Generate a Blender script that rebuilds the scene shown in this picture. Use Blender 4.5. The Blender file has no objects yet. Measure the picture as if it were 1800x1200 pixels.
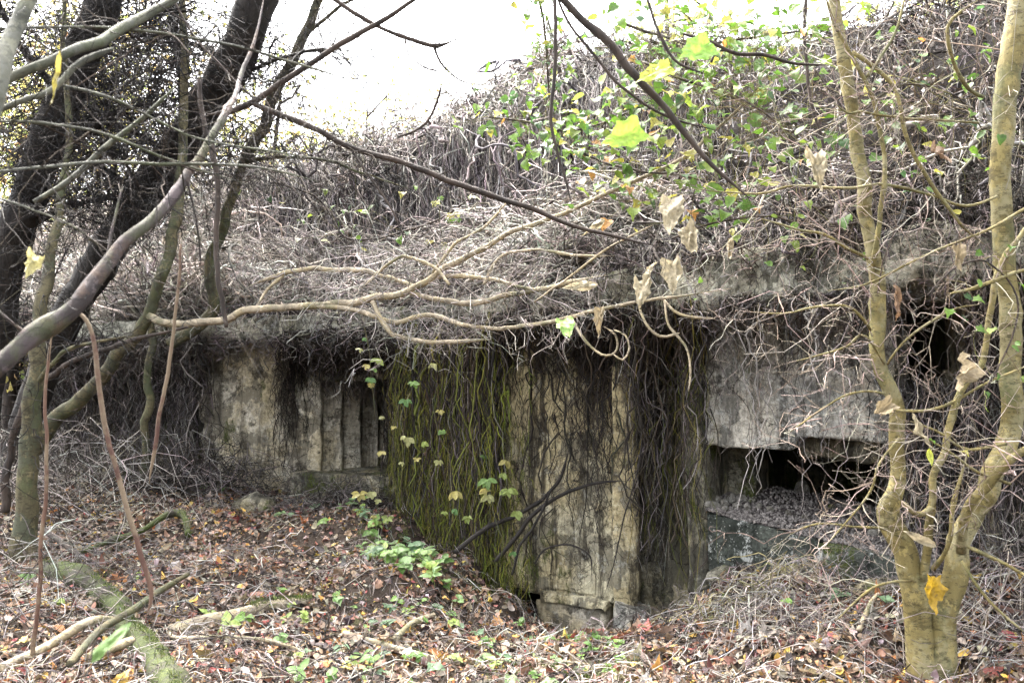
import bpy, bmesh, math, random
import numpy as np
from mathutils import Vector

RNG = np.random.default_rng(7)
random.seed(7)
scene = bpy.context.scene
COL = scene.collection

# ------------------------------------------------------------------ camera
CAM = np.array([0.0, 0.0, 1.6])
FPX = 1500.0
PITCH = math.atan(100.0 / FPX)
cam_data = bpy.data.cameras.new('camera')
cam = bpy.data.objects.new('camera', cam_data)
COL.objects.link(cam)
cam.location = CAM
cam.rotation_euler = (math.pi / 2 + PITCH, 0, 0)
cam_data.sensor_width = 36.0
cam_data.lens = 36.0 * FPX / 1800.0
cam_data.clip_end = 2000.0
cam_data.dof.use_dof = True
cam_data.dof.focus_distance = 7.2
cam_data.dof.aperture_fstop = 5.0
scene.camera = cam

# ------------------------------------------------------------------ world, sun, exposure
SUN_EL, SUN_ROT = math.radians(60), math.radians(-32)
world = bpy.data.worlds.new('World')
scene.world = world
world.use_nodes = True
wn = world.node_tree.nodes
wl = world.node_tree.links
wn.clear()
sky = wn.new('ShaderNodeTexSky')
sky.sky_type = 'NISHITA'
sky.sun_disc = False
sky.sun_elevation = SUN_EL
sky.sun_rotation = SUN_ROT
sky.air_density = 1.0
sky.dust_density = 6.0
sky.ozone_density = 0.6
hsv = wn.new('ShaderNodeHueSaturation')
hsv.inputs['Saturation'].default_value = 0.28
bg = wn.new('ShaderNodeBackground')
bg.inputs['Strength'].default_value = 0.15
wo = wn.new('ShaderNodeOutputWorld')
wl.new(sky.outputs[0], hsv.inputs['Color'])
wl.new(hsv.outputs[0], bg.inputs['Color'])
wl.new(bg.outputs[0], wo.inputs['Surface'])

sun_data = bpy.data.lights.new('sun', 'SUN')
sun_data.energy = 1.15
sun_data.angle = math.radians(12)
sun_data.color = (1.0, 0.95, 0.86)
sun = bpy.data.objects.new('sun', sun_data)
COL.objects.link(sun)
sdir = Vector((math.sin(SUN_ROT) * math.cos(SUN_EL), math.cos(SUN_ROT) * math.cos(SUN_EL), math.sin(SUN_EL)))
sun.rotation_euler = (-sdir).to_track_quat('-Z', 'Y').to_euler()
sun.location = (-10, 20, 30)

vs = scene.view_settings
vs.view_transform = 'Standard'
vs.look = 'None'
vs.gamma = 1.0
vs.exposure = 3.55
vs.use_curve_mapping = False
scene.cycles.use_denoising = True
scene.cycles.max_bounces = 5
scene.cycles.diffuse_bounces = 3
scene.cycles.use_adaptive_sampling = True
scene.cycles.adaptive_threshold = 0.025
scene.cycles.transparent_max_bounces = 8

# ------------------------------------------------------------------ numeric helpers
def at(px, py, d):
    """World point seen at pixel (px, py) of the 1800x1200 photograph, d metres ahead."""
    a, b = px - 900.0, 600.0 - py
    s, c = math.sin(PITCH), math.cos(PITCH)
    v = np.array([a, FPX * c - b * s, FPX * s + b * c])
    return CAM + v * (d / v[1])

def proj(P):
    P = np.asarray(P) - CAM
    s, c = math.sin(PITCH), math.cos(PITCH)
    f = P[..., 1] * c + P[..., 2] * s
    u = -P[..., 1] * s + P[..., 2] * c
    f = np.maximum(f, 1e-3)
    return 900 + FPX * P[..., 0] / f, 600 - FPX * u / f

_perm = RNG.random((64, 64, 64))
def vnoise(P):
    P = np.asarray(P, float)
    i = np.floor(P).astype(int)
    f = P - i
    f = f * f * (3 - 2 * f)
    out = 0
    for dx in (0, 1):
        for dy in (0, 1):
            for dz in (0, 1):
                w = (f[..., 0] if dx else 1 - f[..., 0]) * (f[..., 1] if dy else 1 - f[..., 1]) * (f[..., 2] if dz else 1 - f[..., 2])
                out = out + w * _perm[(i[..., 0] + dx) % 64, (i[..., 1] + dy) % 64, (i[..., 2] + dz) % 64]
    return out * 2 - 1

def fbm(P, oct=4):
    P = np.asarray(P, float)
    s, a, t = 0, 1, 0
    for k in range(oct):
        s = s + a * vnoise(P * (2 ** k) + 17.3 * k)
        t += a
        a *= 0.5
    return s / t

def catmull(ctrl, t):
    """ctrl (n,k); t in 0..n-1 array -> (len(t),k)"""
    c = np.asarray(ctrl, float)
    n = len(c)
    t = np.clip(t, 0, n - 1 - 1e-6)
    i = np.floor(t).astype(int)
    f = (t - i)[..., None]
    p0, p1, p2, p3 = c[np.clip(i - 1, 0, n - 1)], c[i], c[np.clip(i + 1, 0, n - 1)], c[np.clip(i + 2, 0, n - 1)]
    return 0.5 * (2 * p1 + (p2 - p0) * f + (2 * p0 - 5 * p1 + 4 * p2 - p3) * f * f + (3 * p1 - p0 - 3 * p2 + p3) * f ** 3)

def norm(v):
    return v / np.maximum(np.linalg.norm(v, axis=-1, keepdims=True), 1e-9)

def strands(P, R, sides=3):
    """P (N,K,3), R (N,K): tubes -> verts, quads"""
    N, K, _ = P.shape
    T = np.gradient(P, axis=1)
    T = norm(T)
    ref = np.where(np.abs(T[:, :1, 2:3]) > 0.8, np.array([1.0, 0.3, 0]), np.array([0.0, 0.2, 1.0]))
    ref = np.broadcast_to(ref, T.shape)
    A = norm(np.cross(T, ref))
    B = np.cross(T, A)
    ang = np.arange(sides) * 2 * np.pi / sides
    V = P[:, :, None, :] + R[:, :, None, None] * (np.cos(ang)[None, None, :, None] * A[:, :, None, :] + np.sin(ang)[None, None, :, None] * B[:, :, None, :])
    idx = np.arange(N * K * sides).reshape(N, K, sides)
    a = idx[:, :-1, :]
    b = np.roll(a, -1, axis=2)
    d = idx[:, 1:, :]
    c = np.roll(d, -1, axis=2)
    Q = np.stack([a, b, c, d], -1).reshape(-1, 4)
    return V.reshape(-1, 3), Q

def make_mesh(name, V, faces, tint=None, smooth=True):
    """faces: int array (F,3) or (F,4)"""
    me = bpy.data.meshes.new(name)
    V = np.asarray(V, np.float32)
    faces = np.asarray(faces, np.int32)
    F, k = faces.shape
    me.vertices.add(len(V))
    me.vertices.foreach_set('co', V.ravel())
    me.loops.add(F * k)
    me.loops.foreach_set('vertex_index', faces.ravel())
    me.polygons.add(F)
    me.polygons.foreach_set('loop_start', np.arange(0, F * k, k, dtype=np.int32))
    me.polygons.foreach_set('use_smooth', np.full(F, smooth, bool))
    if tint is not None:
        at_ = me.attributes.new('tint', 'FLOAT_COLOR', 'POINT')
        t = np.ones((len(V), 4), np.float32)
        t[:, :3] = tint
        at_.data.foreach_set('color', t.ravel())
    me.update(calc_edges=True)
    return me

def wloc(o):
    v = np.zeros(3)
    while o is not None:
        v = v + np.array(o.location)
        o = o.parent
    return v

def link(name, me, mat=None, parent=None, loc=None):
    o = bpy.data.objects.new(name, me)
    COL.objects.link(o)
    if mat is not None and me is not None:
        me.materials.clear()
        me.materials.append(mat)
    if parent is not None:
        o.parent = parent
    if loc is not None:
        o.location = loc
    return o

def mobj(name, V, F, mat, parent=None, tint=None, smooth=True, base=None):
    """mesh given in world coordinates; origin moved to its base (top-level) or its parent's origin"""
    V = np.asarray(V, float)
    if parent is not None:
        off = wloc(parent)
        return link(name, make_mesh(name, V - off, F, tint, smooth), mat, parent)
    b = np.array(base) if base is not None else np.array([V[:, 0].mean(), V[:, 1].mean(), V[:, 2].min()])
    return link(name, make_mesh(name, V - b, F, tint, smooth), mat, None, b)

def tag(o, label=None, cat=None, group=None, kind=None):
    if label: o['label'] = label
    if cat: o['category'] = cat
    if group: o['group'] = group
    if kind: o['kind'] = kind
    return o

def thing(name, label, cat, loc, group=None):
    o = link(name, None, None, None, tuple(loc))
    o.empty_display_size = 0.1
    return tag(o, label, cat, group)

# ------------------------------------------------------------------ materials
def newmat(name):
    m = bpy.data.materials.new(name)
    m.use_nodes = True
    nt = m.node_tree
    b = nt.nodes['Principled BSDF']
    return m, nt, b

def N(nt, t, **kw):
    n = nt.nodes.new(t)
    for k, v in kw.items():
        if k in n.inputs.keys():
            n.inputs[k].default_value = v
        else:
            setattr(n, k, v)
    return n

def noise_node(nt, vec, scale, sx=(1, 1, 1), detail=4, rough=0.6):
    mp = N(nt, 'ShaderNodeMapping')
    mp.inputs['Scale'].default_value = sx
    nt.links.new(vec, mp.inputs['Vector'])
    n = N(nt, 'ShaderNodeTexNoise', Scale=scale, Detail=detail, Roughness=rough)
    nt.links.new(mp.outputs[0], n.inputs['Vector'])
    return n.outputs['Fac']

def ramp(nt, fac, stops):
    r = N(nt, 'ShaderNodeValToRGB')
    cr = r.color_ramp
    while len(cr.elements) < len(stops):
        cr.elements.new(0.5)
    for e, (p, c) in zip(cr.elements, stops):
        e.position = p
        e.color = (c, c, c, 1) if isinstance(c, (int, float)) else (*c, 1)
    nt.links.new(fac, r.inputs['Fac'])
    return r.outputs['Color']

def mix(nt, fac, a, b, mode='MIX'):
    m = N(nt, 'ShaderNodeMix', data_type='RGBA', blend_type=mode)
    for sock, v in ((m.inputs[0], fac), (m.inputs[6], a), (m.inputs[7], b)):
        if hasattr(v, 'is_linked'):
            nt.links.new(v, sock)
        elif isinstance(v, (int, float)):
            sock.default_value = v
        else:
            sock.default_value = (*v, 1)
    return m.outputs[2]

def position(nt):
    return N(nt, 'ShaderNodeNewGeometry').outputs['Position']

def bump(nt, b, h, strength=0.5, dist=0.02):
    n = N(nt, 'ShaderNodeBump', Strength=strength, Distance=dist)
    nt.links.new(h, n.inputs['Height'])
    nt.links.new(n.outputs[0], b.inputs['Normal'])

def strand_mat(name, rough=0.85, trans=0.0):
    m, nt, b = newmat(name)
    a = N(nt, 'ShaderNodeAttribute', attribute_name='tint')
    f = noise_node(nt, position(nt), 14.0)
    v = ramp(nt, f, [(0.25, 0.55), (0.75, 1.25)])
    nt.links.new(mix(nt, 1.0, a.outputs['Color'], v, 'MULTIPLY'), b.inputs['Base Color'])
    b.inputs['Roughness'].default_value = rough
    b.inputs['Specular IOR Level'].default_value = 0.25
    return m

def leaf_mat(name, use_obj=False, trans=0.45, rough=0.5, vein=True):
    m, nt, b = newmat(name)
    if use_obj:
        c = N(nt, 'ShaderNodeObjectInfo').outputs['Color']
    else:
        c = N(nt, 'ShaderNodeAttribute', attribute_name='tint').outputs['Color']
    f = noise_node(nt, position(nt), 60.0, detail=5)
    v = ramp(nt, f, [(0.3, 0.65), (0.7, 1.2)])
    col = mix(nt, 1.0, c, v, 'MULTIPLY')
    spots = ramp(nt, noise_node(nt, position(nt), 35.0, detail=2), [(0.66, 0.0), (0.72, 0.6)])
    col = mix(nt, spots, col, (0.10, 0.055, 0.025))
    nt.links.new(col, b.inputs['Base Color'])
    b.inputs['Roughness'].default_value = rough
    b.inputs['Specular IOR Level'].default_value = 0.35
    bump(nt, b, f, 0.4, 0.004)
    t = N(nt, 'ShaderNodeBsdfTranslucent')
    nt.links.new(col, t.inputs['Color'])
    ms = N(nt, 'ShaderNodeMixShader')
    ms.inputs[0].default_value = trans
    nt.links.new(b.outputs[0], ms.inputs[1])
    nt.links.new(t.outputs[0], ms.inputs[2])
    nt.links.new(ms.outputs[0], nt.nodes['Material Output'].inputs['Surface'])
    return m

def bark_mat(name, c1, c2, c3=None, lent=0.0, scale=9.0, moss=0.0, rough=0.8, stretch=(1, 1, 0.25), relief=0.5):
    m, nt, b = newmat(name)
    p = position(nt)
    f = noise_node(nt, p, scale, stretch, 6, 0.65)
    col = ramp(nt, f, [(0.4, c1), (0.6, c2)])
    if c3:
        g = ramp(nt, noise_node(nt, p, 5.0, detail=7, rough=0.7), [(0.48, 0.0), (0.55, 1.0)])
        col = mix(nt, g, col, c3)
    h = f
    if lent:
        l = noise_node(nt, p, 34.0, (0.8, 0.8, 2.4), 3, 0.6)
        lm = ramp(nt, l, [(0.58, 0.0), (0.62, lent)])
        col = mix(nt, lm, col, tuple(x * 0.3 for x in c1))
        d = ramp(nt, noise_node(nt, p, 7.0, (1, 1, 2.2), 8, 0.75), [(0.53, 0.0), (0.6, 0.75)])
        col = mix(nt, d, col, tuple(x * 0.45 for x in c1))
        d = ramp(nt, noise_node(nt, p, 11.0, (1, 1, 0.8), 8, 0.75), [(0.56, 0.0), (0.6, 0.6)])
        col = mix(nt, d, col, tuple(min(1, x * 1.7) for x in c2))
        d = ramp(nt, noise_node(nt, p, 2.5, (1, 1, 0.6), 8, 0.75), [(0.52, 0.0), (0.6, 0.6)])
        col = mix(nt, d, col, (0.055, 0.065, 0.025))
    if moss:
        g = ramp(nt, noise_node(nt, p, 6.0, detail=6), [(0.6 - 0.3 * moss, 0.0), (0.7 - 0.2 * moss, 1.0)])
        mc = ramp(nt, noise_node(nt, p, 90.0), [(0.3, (0.015, 0.022, 0.005)), (0.7, (0.06, 0.075, 0.012))])
        col = mix(nt, g, col, mc)
    nt.links.new(col, b.inputs['Base Color'])
    b.inputs['Roughness'].default_value = rough
    b.inputs['Specular IOR Level'].default_value = 0.3
    fine = noise_node(nt, p, scale * 6, stretch, 5, 0.7)
    hh = N(nt, 'ShaderNodeMath', operation='ADD')
    nt.links.new(h, hh.inputs[0]); nt.links.new(fine, hh.inputs[1])
    bump(nt, b, hh.outputs[0], relief, 0.012)
    return m

def concrete_mat(name, base, pale, stain, warm=0.0, streak=0.6, moss=0.2, lichen=0.2):
    m, nt, b = newmat(name)
    p = position(nt)
    big = noise_node(nt, p, 1.7, detail=8, rough=0.72)
    col = ramp(nt, big, [(0.42, base), (0.56, pale)])
    if warm:
        w = ramp(nt, noise_node(nt, p, 1.3, (1, 1, 0.8), 8, 0.7), [(0.46, 0.0), (0.54, warm)])
        col = mix(nt, w, col, (0.42, 0.33, 0.16))
    fine = noise_node(nt, p, 26.0, detail=9, rough=0.78)
    col = mix(nt, 1.0, col, ramp(nt, fine, [(0.36, 0.45), (0.62, 1.25)]), 'MULTIPLY')
    # flaked off skin with a crisp edge
    flake = noise_node(nt, p, 4.2, (1, 1, 0.8), 9, 0.62)
    fm = ramp(nt, flake, [(0.535, 0.0), (0.55, 0.8)])
    col = mix(nt, fm, col, tuple(0.5 * (x + y) for x, y in zip(base, stain)))
    # rain streaks, narrow and wide
    st = noise_node(nt, p, 7.0, (1.0, 1.0, 0.09), 8, 0.7)
    col = mix(nt, ramp(nt, st, [(0.51, 0.0), (0.59, streak)]), col, stain)
    st2 = noise_node(nt, p, 2.2, (1.0, 1.0, 0.16), 8, 0.75)
    col = mix(nt, ramp(nt, st2, [(0.52, 0.0), (0.62, streak * 0.9)]), col, tuple(x * 0.8 for x in stain))
    blot = noise_node(nt, p, 3.4, detail=9, rough=0.78)
    col = mix(nt, ramp(nt, blot, [(0.55, 0.0), (0.62, 0.8)]), col, tuple(x * 0.7 for x in stain))
    if lichen:
        li = noise_node(nt, p, 6.5, detail=9, rough=0.8)
        col = mix(nt, ramp(nt, li, [(0.56, 0.0), (0.6, lichen)]), col, (0.42, 0.43, 0.4))
        sp = N(nt, 'ShaderNodeTexVoronoi', Scale=34.0)
        nt.links.new(p, sp.inputs['Vector'])
        col = mix(nt, ramp(nt, sp.outputs['Distance'], [(0.12, lichen * 0.8), (0.2, 0.0)]), col, (0.36, 0.36, 0.33))
    if moss:
        mo_ = noise_node(nt, p, 2.4, (1, 1, 0.5), 9, 0.75)
        mc = ramp(nt, noise_node(nt, p, 80.0), [(0.35, (0.014, 0.02, 0.005)), (0.65, (0.085, 0.1, 0.018))])
        col = mix(nt, ramp(nt, mo_, [(0.62 - 0.2 * moss, 0.0), (0.68 - 0.2 * moss, 0.9)]), col, mc)
    # fine cracks
    vo = N(nt, 'ShaderNodeTexVoronoi', feature='DISTANCE_TO_EDGE', Scale=2.3)
    mp = N(nt, 'ShaderNodeMapping'); mp.inputs['Scale'].default_value = (1, 1, 0.55)
    wob = N(nt, 'ShaderNodeTexNoise', Scale=4.0, Detail=6)
    nt.links.new(p, wob.inputs['Vector'])
    add = N(nt, 'ShaderNodeVectorMath', operation='ADD')
    nt.links.new(p, add.inputs[0]); nt.links.new(wob.outputs['Color'], add.inputs[1])
    nt.links.new(add.outputs[0], mp.inputs['Vector']); nt.links.new(mp.outputs[0], vo.inputs['Vector'])
    crack = ramp(nt, vo.outputs['Distance'], [(0.0, 0.85), (0.014, 0.0)])
    col = mix(nt, crack, col, tuple(x * 0.4 for x in stain))
    nt.links.new(col, b.inputs['Base Color'])
    b.inputs['Roughness'].default_value = 0.95
    b.inputs['Specular IOR Level'].default_value = 0.15
    pit = N(nt, 'ShaderNodeTexVoronoi', Scale=60.0)
    nt.links.new(p, pit.inputs['Vector'])
    acc = fine
    for sock, k in ((blot, 1.2), (ramp(nt, pit.outputs['Distance'], [(0.1, 0.0), (0.3, 1.0)]), 0.25), (fm, -0.35), (crack, -0.5)):
        mm = N(nt, 'ShaderNodeMath', operation='MULTIPLY_ADD')
        nt.links.new(sock, mm.inputs[0]); mm.inputs[1].default_value = k; nt.links.new(acc, mm.inputs[2])
        acc = mm.outputs[0]
    bump(nt, b, acc, 0.9, 0.03)
    return m

def soil_mat(name, c1, c2, scale=8.0, moss=0.0):
    m, nt, b = newmat(name)
    p = position(nt)
    f = noise_node(nt, p, scale, detail=8, rough=0.7)
    col = ramp(nt, f, [(0.3, c1), (0.7, c2)])
    if moss:
        mo = noise_node(nt, p, 1.3, detail=6, rough=0.7)
        col = mix(nt, ramp(nt, mo, [(0.6, 0.0), (0.68, moss)]), col, (0.05, 0.07, 0.015))
    nt.links.new(col, b.inputs['Base Color'])
    b.inputs['Roughness'].default_value = 0.95
    b.inputs['Specular IOR Level'].default_value = 0.1
    bump(nt, b, f, 0.8, 0.04)
    return m

M = {
    'vine': strand_mat('dead_vine_bark'),
    'leafset': leaf_mat('leaf_scatter', False, 0.5),
    'litter': leaf_mat('leaf_litter', False, 0.12, 0.6),
    'leaf': leaf_mat('leaf_single', True, 0.5),
    'dryleaf': leaf_mat('leaf_dry', True, 0.35, 0.7),
    'fallen': leaf_mat('leaf_fallen', True, 0.1, 0.6),
    'cedar': bark_mat('bark_dark', (0.0077, 0.0059, 0.0049), (0.0229, 0.0185, 0.0149), scale=12, stretch=(1, 1, 0.16), relief=0.9),
    'olive': bark_mat('bark_olive', (0.043, 0.037, 0.018), (0.100, 0.083, 0.043), (0.050, 0.052, 0.030), lent=0.5),
    'pale': bark_mat('bark_pale', (0.1955, 0.1610, 0.1127), (0.3519, 0.2932, 0.2047), (0.2645, 0.2150, 0.1276), lent=0.6),
    'sapling': bark_mat('bark_sapling', (0.1040, 0.0820, 0.0266), (0.1560, 0.1250, 0.0468), (0.1730, 0.1510, 0.0778), lent=0.7, scale=6, relief=0.6),
    'purple': bark_mat('bark_purple', (0.0306, 0.0238, 0.0221), (0.0774, 0.0612, 0.0612), (0.0654, 0.0425, 0.0306), lent=0.4),
    'brown': bark_mat('bark_brown', (0.0180, 0.0132, 0.0102), (0.0504, 0.0360, 0.0270), scale=14),
    'cane': bark_mat('bark_cane', (0.0561, 0.0255, 0.0187), (0.1215, 0.0706, 0.0467), (0.1403, 0.1028, 0.0654), scale=11),
    'greengrey': bark_mat('bark_greengrey', (0.043, 0.045, 0.028), (0.095, 0.092, 0.065), (0.075, 0.075, 0.060), lent=0.3),
    'mosslog': bark_mat('bark_mossy', (0.0138, 0.0116, 0.0083), (0.0413, 0.0330, 0.0237), moss=0.8, relief=1.0),
    'soil': soil_mat('forest_soil', (0.012, 0.009, 0.007), (0.045, 0.033, 0.025), moss=0.5),
    'mound': soil_mat('mound_earth', (0.005, 0.004, 0.0035), (0.016, 0.012, 0.01)),
    'gravel': strand_mat('gravel_grey', 0.95),
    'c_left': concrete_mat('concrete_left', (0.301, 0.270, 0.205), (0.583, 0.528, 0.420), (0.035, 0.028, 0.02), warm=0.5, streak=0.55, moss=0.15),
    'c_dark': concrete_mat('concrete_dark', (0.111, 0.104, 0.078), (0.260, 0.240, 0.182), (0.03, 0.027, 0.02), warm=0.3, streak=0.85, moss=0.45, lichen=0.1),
    'c_pillar': concrete_mat('concrete_pillar', (0.287, 0.260, 0.188), (0.591, 0.529, 0.358), (0.035, 0.028, 0.02), warm=0.6, streak=0.88, moss=0.26, lichen=0.3),
    'c_right': concrete_mat('concrete_right', (0.256, 0.252, 0.224), (0.578, 0.561, 0.514), (0.035, 0.031, 0.025), warm=0.25, streak=0.55, moss=0.08, lichen=0.6),
    'c_slab': concrete_mat('concrete_slab', (0.210, 0.210, 0.168), (0.504, 0.493, 0.410), (0.03, 0.026, 0.02), warm=0.2, streak=0.5, moss=0.26, lichen=0.5),
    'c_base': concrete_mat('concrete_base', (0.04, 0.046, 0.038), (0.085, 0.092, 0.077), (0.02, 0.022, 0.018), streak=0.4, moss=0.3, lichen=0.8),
    'rock': concrete_mat('rubble_stone', (0.17, 0.155, 0.13), (0.33, 0.31, 0.27), (0.06, 0.05, 0.04), streak=0.2, moss=0.05),
}

# ------------------------------------------------------------------ ground
GC = []   # control points x, y, z
for px, py, d in [(-250, 1150, 4.6), (0, 1200, 4.4), (300, 1200, 4.3), (600, 1200, 4.5), (900, 1200, 4.6), (1200, 1200, 4.5), (1640, 1210, 4.35), (1800, 1150, 4.5),
                  (2000, 1100, 4.4), (100, 1000, 6.5), (300, 1000, 6.6), (400, 862, 9.6), (200, 840, 11), (50, 850, 10), (-200, 900, 9), (600, 880, 9.0), (500, 900, 8.6), (650, 905, 8.3),
                  (800, 985, 7.3), (700, 1000, 6.8), (700, 1100, 5.6), (880, 1045, 6.75), (950, 1085, 6.35), (1050, 1115, 5.95), (1140, 1090, 5.9), (1200, 1060, 6.1), (1300, 1010, 5.8),
                  (1450, 1030, 5.2), (1600, 1060, 4.7), (1200, 1110, 5.3), (1400, 1110, 4.9), (1700, 1080, 4.6), (1800, 1000, 4.9), (400, 1100, 5.4), (100, 1100, 5.2), (1000, 1150, 5.3)]:
    GC.append(at(px, py, d))
def gpt(px, d, z):
    p = at(px, 700, d); GC.append(np.array([p[0], p[1], z]))
gpt(1050, 6.75, -0.5); gpt(980, 7.0, -0.42); gpt(1120, 6.6, -0.42); gpt(910, 7.2, -0.15); gpt(1050, 6.4, -0.42); gpt(985, 6.65, -0.4); gpt(1105, 6.3, -0.35); gpt(1060, 6.55, -.5); gpt(1135, 6.25, -.3); gpt(1120, 6.4, -.42)
gpt(600, 11.5, 0.6); gpt(300, 13, 0.6); gpt(900, 9.5, 0.2); gpt(1200, 8, 0.3); gpt(1600, 6.5, 0.4); gpt(1450, 6.2, 0.45)
for x, y, z in [(-4, 1, .3), (0, 1, .1), (4, 1, .2), (-4, -3, .2), (4, -3, .1), (0, 3, .08), (-3, 3.2, .15), (3, 3, .15), (-12, 6, .5), (-14, 14, .6), (12, 4, .8), (12, 12, .8), (0, 20, .6), (-10, 20, .6), (10, 20, .6),
                (-8, 11, .65), (-6.5, 13, .65), (-6, 8, .5)]:
    GC.append(np.array([x, y, z], float))
GC = np.array(GC)
def ground_z(x, y, detail=True):
    x = np.asarray(x, float); y = np.asarray(y, float)
    d2 = (x[..., None] - GC[:, 0]) ** 2 + (y[..., None] - GC[:, 1]) ** 2
    w = 1.0 / (d2 + 0.03) ** 2.0
    far = np.sqrt(x ** 2 + (y - 8) ** 2)
    z = (w * GC[:, 2]).sum(-1) / w.sum(-1)
    f = np.clip((far - 22) / 20, 0, 1)
    z = z * (1 - f) + 0.6 * f
    if detail:
        P = np.stack([x, y, np.zeros_like(x)], -1)
        z = z + 0.07 * fbm(P * 1.3, 3) + 0.03 * fbm(P * 5.0, 3)
    return z

def grid_faces(nu, nv):
    i = np.arange(nu * nv).reshape(nu, nv)
    return np.stack([i[:-1, :-1], i[1:, :-1], i[1:, 1:], i[:-1, 1:]], -1).reshape(-1, 4)

def warp_axis(lo, hi, far, n, nfar):
    core = np.linspace(lo, hi, n)
    g = np.geomspace(1, far, nfar)
    return np.concatenate([lo - g[::-1], core, hi + g])
gx = warp_axis(-9, 7, 600, 260, 16)
gy = warp_axis(1, 16, 600, 240, 16)
X, Y = np.meshgrid(gx, gy, indexing='ij')
Z = ground_z(X, Y)
floor = mobj('ground', np.stack([X, Y, Z], -1).reshape(-1, 3), grid_faces(len(gx), len(gy)), M['soil'], base=(0, 0, 0))
tag(floor, kind='structure')

# ------------------------------------------------------------------ bunker plan
def plan(px, d):
    return np.array([(px - 900) / FPX * d / (math.cos(PITCH)), d])   # close to eye level
def poly(tab):
    t = np.array(tab, float)
    def f(px):
        d = np.interp(px, t[:, 0], t[:, 1])
        return np.stack([(np.asarray(px) - 900) / FPX * d, d], -1)
    return f
EDGE = poly([(60, 10.3), (320, 9.6), (510, 9.1), (690, 8.4), (860, 7.2), (1105, 6.3), (1240, 5.9), (1560, 5.0), (1800, 4.5), (2200, 4.0)])
WALL = poly([(60, 11.4), (240, 10.9), (355, 10.0), (510, 9.6), (520, 9.75), (690, 9.6), (705, 8.7), (865, 7.5), (1105, 6.7), (1125, 6.8), (1200, 6.75), (1208, 6.4), (1570, 5.5), (1800, 5.1), (2200, 4.6)])
SOFFIT, SLABTOP = 2.23, 2.58

bunker = thing('bunker', 'ruined grey concrete bunker overgrown with dead vines and roots', 'bunker', (0, 8.5, 0.2))

def prism(poly_xy, z0, z1, tilt=None):
    """closed prism from plan polygon; z may be callables of (x,y)"""
    bm = bmesh.new()
    lo = [bm.verts.new((x, y, z0(x, y) if callable(z0) else z0)) for x, y in poly_xy]
    hi = [bm.verts.new((x, y, z1(x, y) if callable(z1) else z1)) for x, y in poly_xy]
    n = len(lo)
    bm.faces.new(lo[::-1]); bm.faces.new(hi)
    for i in range(n):
        bm.faces.new([lo[i], lo[(i + 1) % n], hi[(i + 1) % n], hi[i]])
    bmesh.ops.recalc_face_normals(bm, faces=bm.faces)
    return bm

def concrete(name, bms, mat, parent, voxel=0.035, amp=0.02, chip=0.03, label=None, ragged=0.0):
    """voxel-remeshed weathered solid from a list of closed bmeshes"""
    me = bpy.data.meshes.new('tmp')
    big = bmesh.new()
    for bm in bms:
        t = bpy.data.meshes.new('t'); bm.to_mesh(t); bm.free(); big.from_mesh(t); bpy.data.meshes.remove(t)
    big.to_mesh(me); big.free()
    o = bpy.data.objects.new('tmp', me); COL.objects.link(o)
    md = o.modifiers.new('r', 'REMESH'); md.mode = 'VOXEL'; md.voxel_size = voxel
    dg = bpy.context.evaluated_depsgraph_get()
    ev = bpy.data.meshes.new_from_object(o.evaluated_get(dg))
    bpy.data.objects.remove(o); bpy.data.meshes.remove(me)
    n = len(ev.vertices)
    V = np.empty(n * 3, np.float32); ev.vertices.foreach_get('co', V); V = V.reshape(-1, 3).astype(float)
    NO = np.empty(n * 3, np.float32); ev.vertices.foreach_get('normal', NO); NO = NO.reshape(-1, 3)
    F = np.empty(len(ev.loops), np.int32); ev.loops.foreach_get('vertex_index', F)
    if len(F) != len(ev.polygons) * 4:
        bm = bmesh.new(); bm.from_mesh(ev); bmesh.ops.triangulate(bm, faces=bm.faces); bm.to_mesh(ev); bm.free()
        F = np.empty(len(ev.loops), np.int32); ev.loops.foreach_get('vertex_index', F); F = F.reshape(-1, 3)
    else:
        F = F.reshape(-1, 4)
    bpy.data.meshes.remove(ev)
    d = amp * fbm(V * 2.2, 4) + 0.4 * amp * fbm(V * 11, 3)
    ch = fbm(V * 3.1 + 40, 4)
    d = d - chip * np.clip((ch - 0.18) * 9, 0, 1) * (0.6 + 0.4 * fbm(V * 14, 2))
    V = V + NO * d[:, None]
    if ragged:
        lo = np.clip(1 - (V[:, 2] - V[:, 2].min()) / .3, 0, 1)
        q = np.c_[V[:, :2] * 3.3, np.full(len(V), 3.0)]
        V[:, 2] += lo * ragged * (np.clip(fbm(q, 4) * 2.2, -.3, 1) + .5 * np.clip(fbm(q * 3.1, 3) * 2, 0, 1))
    ob = mobj(name, V, F, mat, parent)
    if label: ob['label'] = label
    return ob

def band(f, px0, px1, n, z0, z1, back=0.6, fwd=0.0):
    """solid that follows plan polyline f from px0 to px1"""
    t = np.linspace(px0, px1, n)
    front = f(t)
    nrm = norm(front)          # pointing away from the camera
    a = front - nrm * fwd
    b = front + nrm * back
    return prism([tuple(p) for p in a] + [tuple(p) for p in b[::-1]], z0, z1)

def pbox(pxa, da, pxb, db, z0, z1, back=0.5):
    a, b = np.array([(pxa - 900) / FPX * da, da]), np.array([(pxb - 900) / FPX * db, db])
    t = norm(b - a); nn = np.array([-t[1], t[0]])
    if nn[1] < 0: nn = -nn
    return prism([tuple(a), tuple(b), tuple(b + nn * back), tuple(a + nn * back)], z0, z1)

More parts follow.
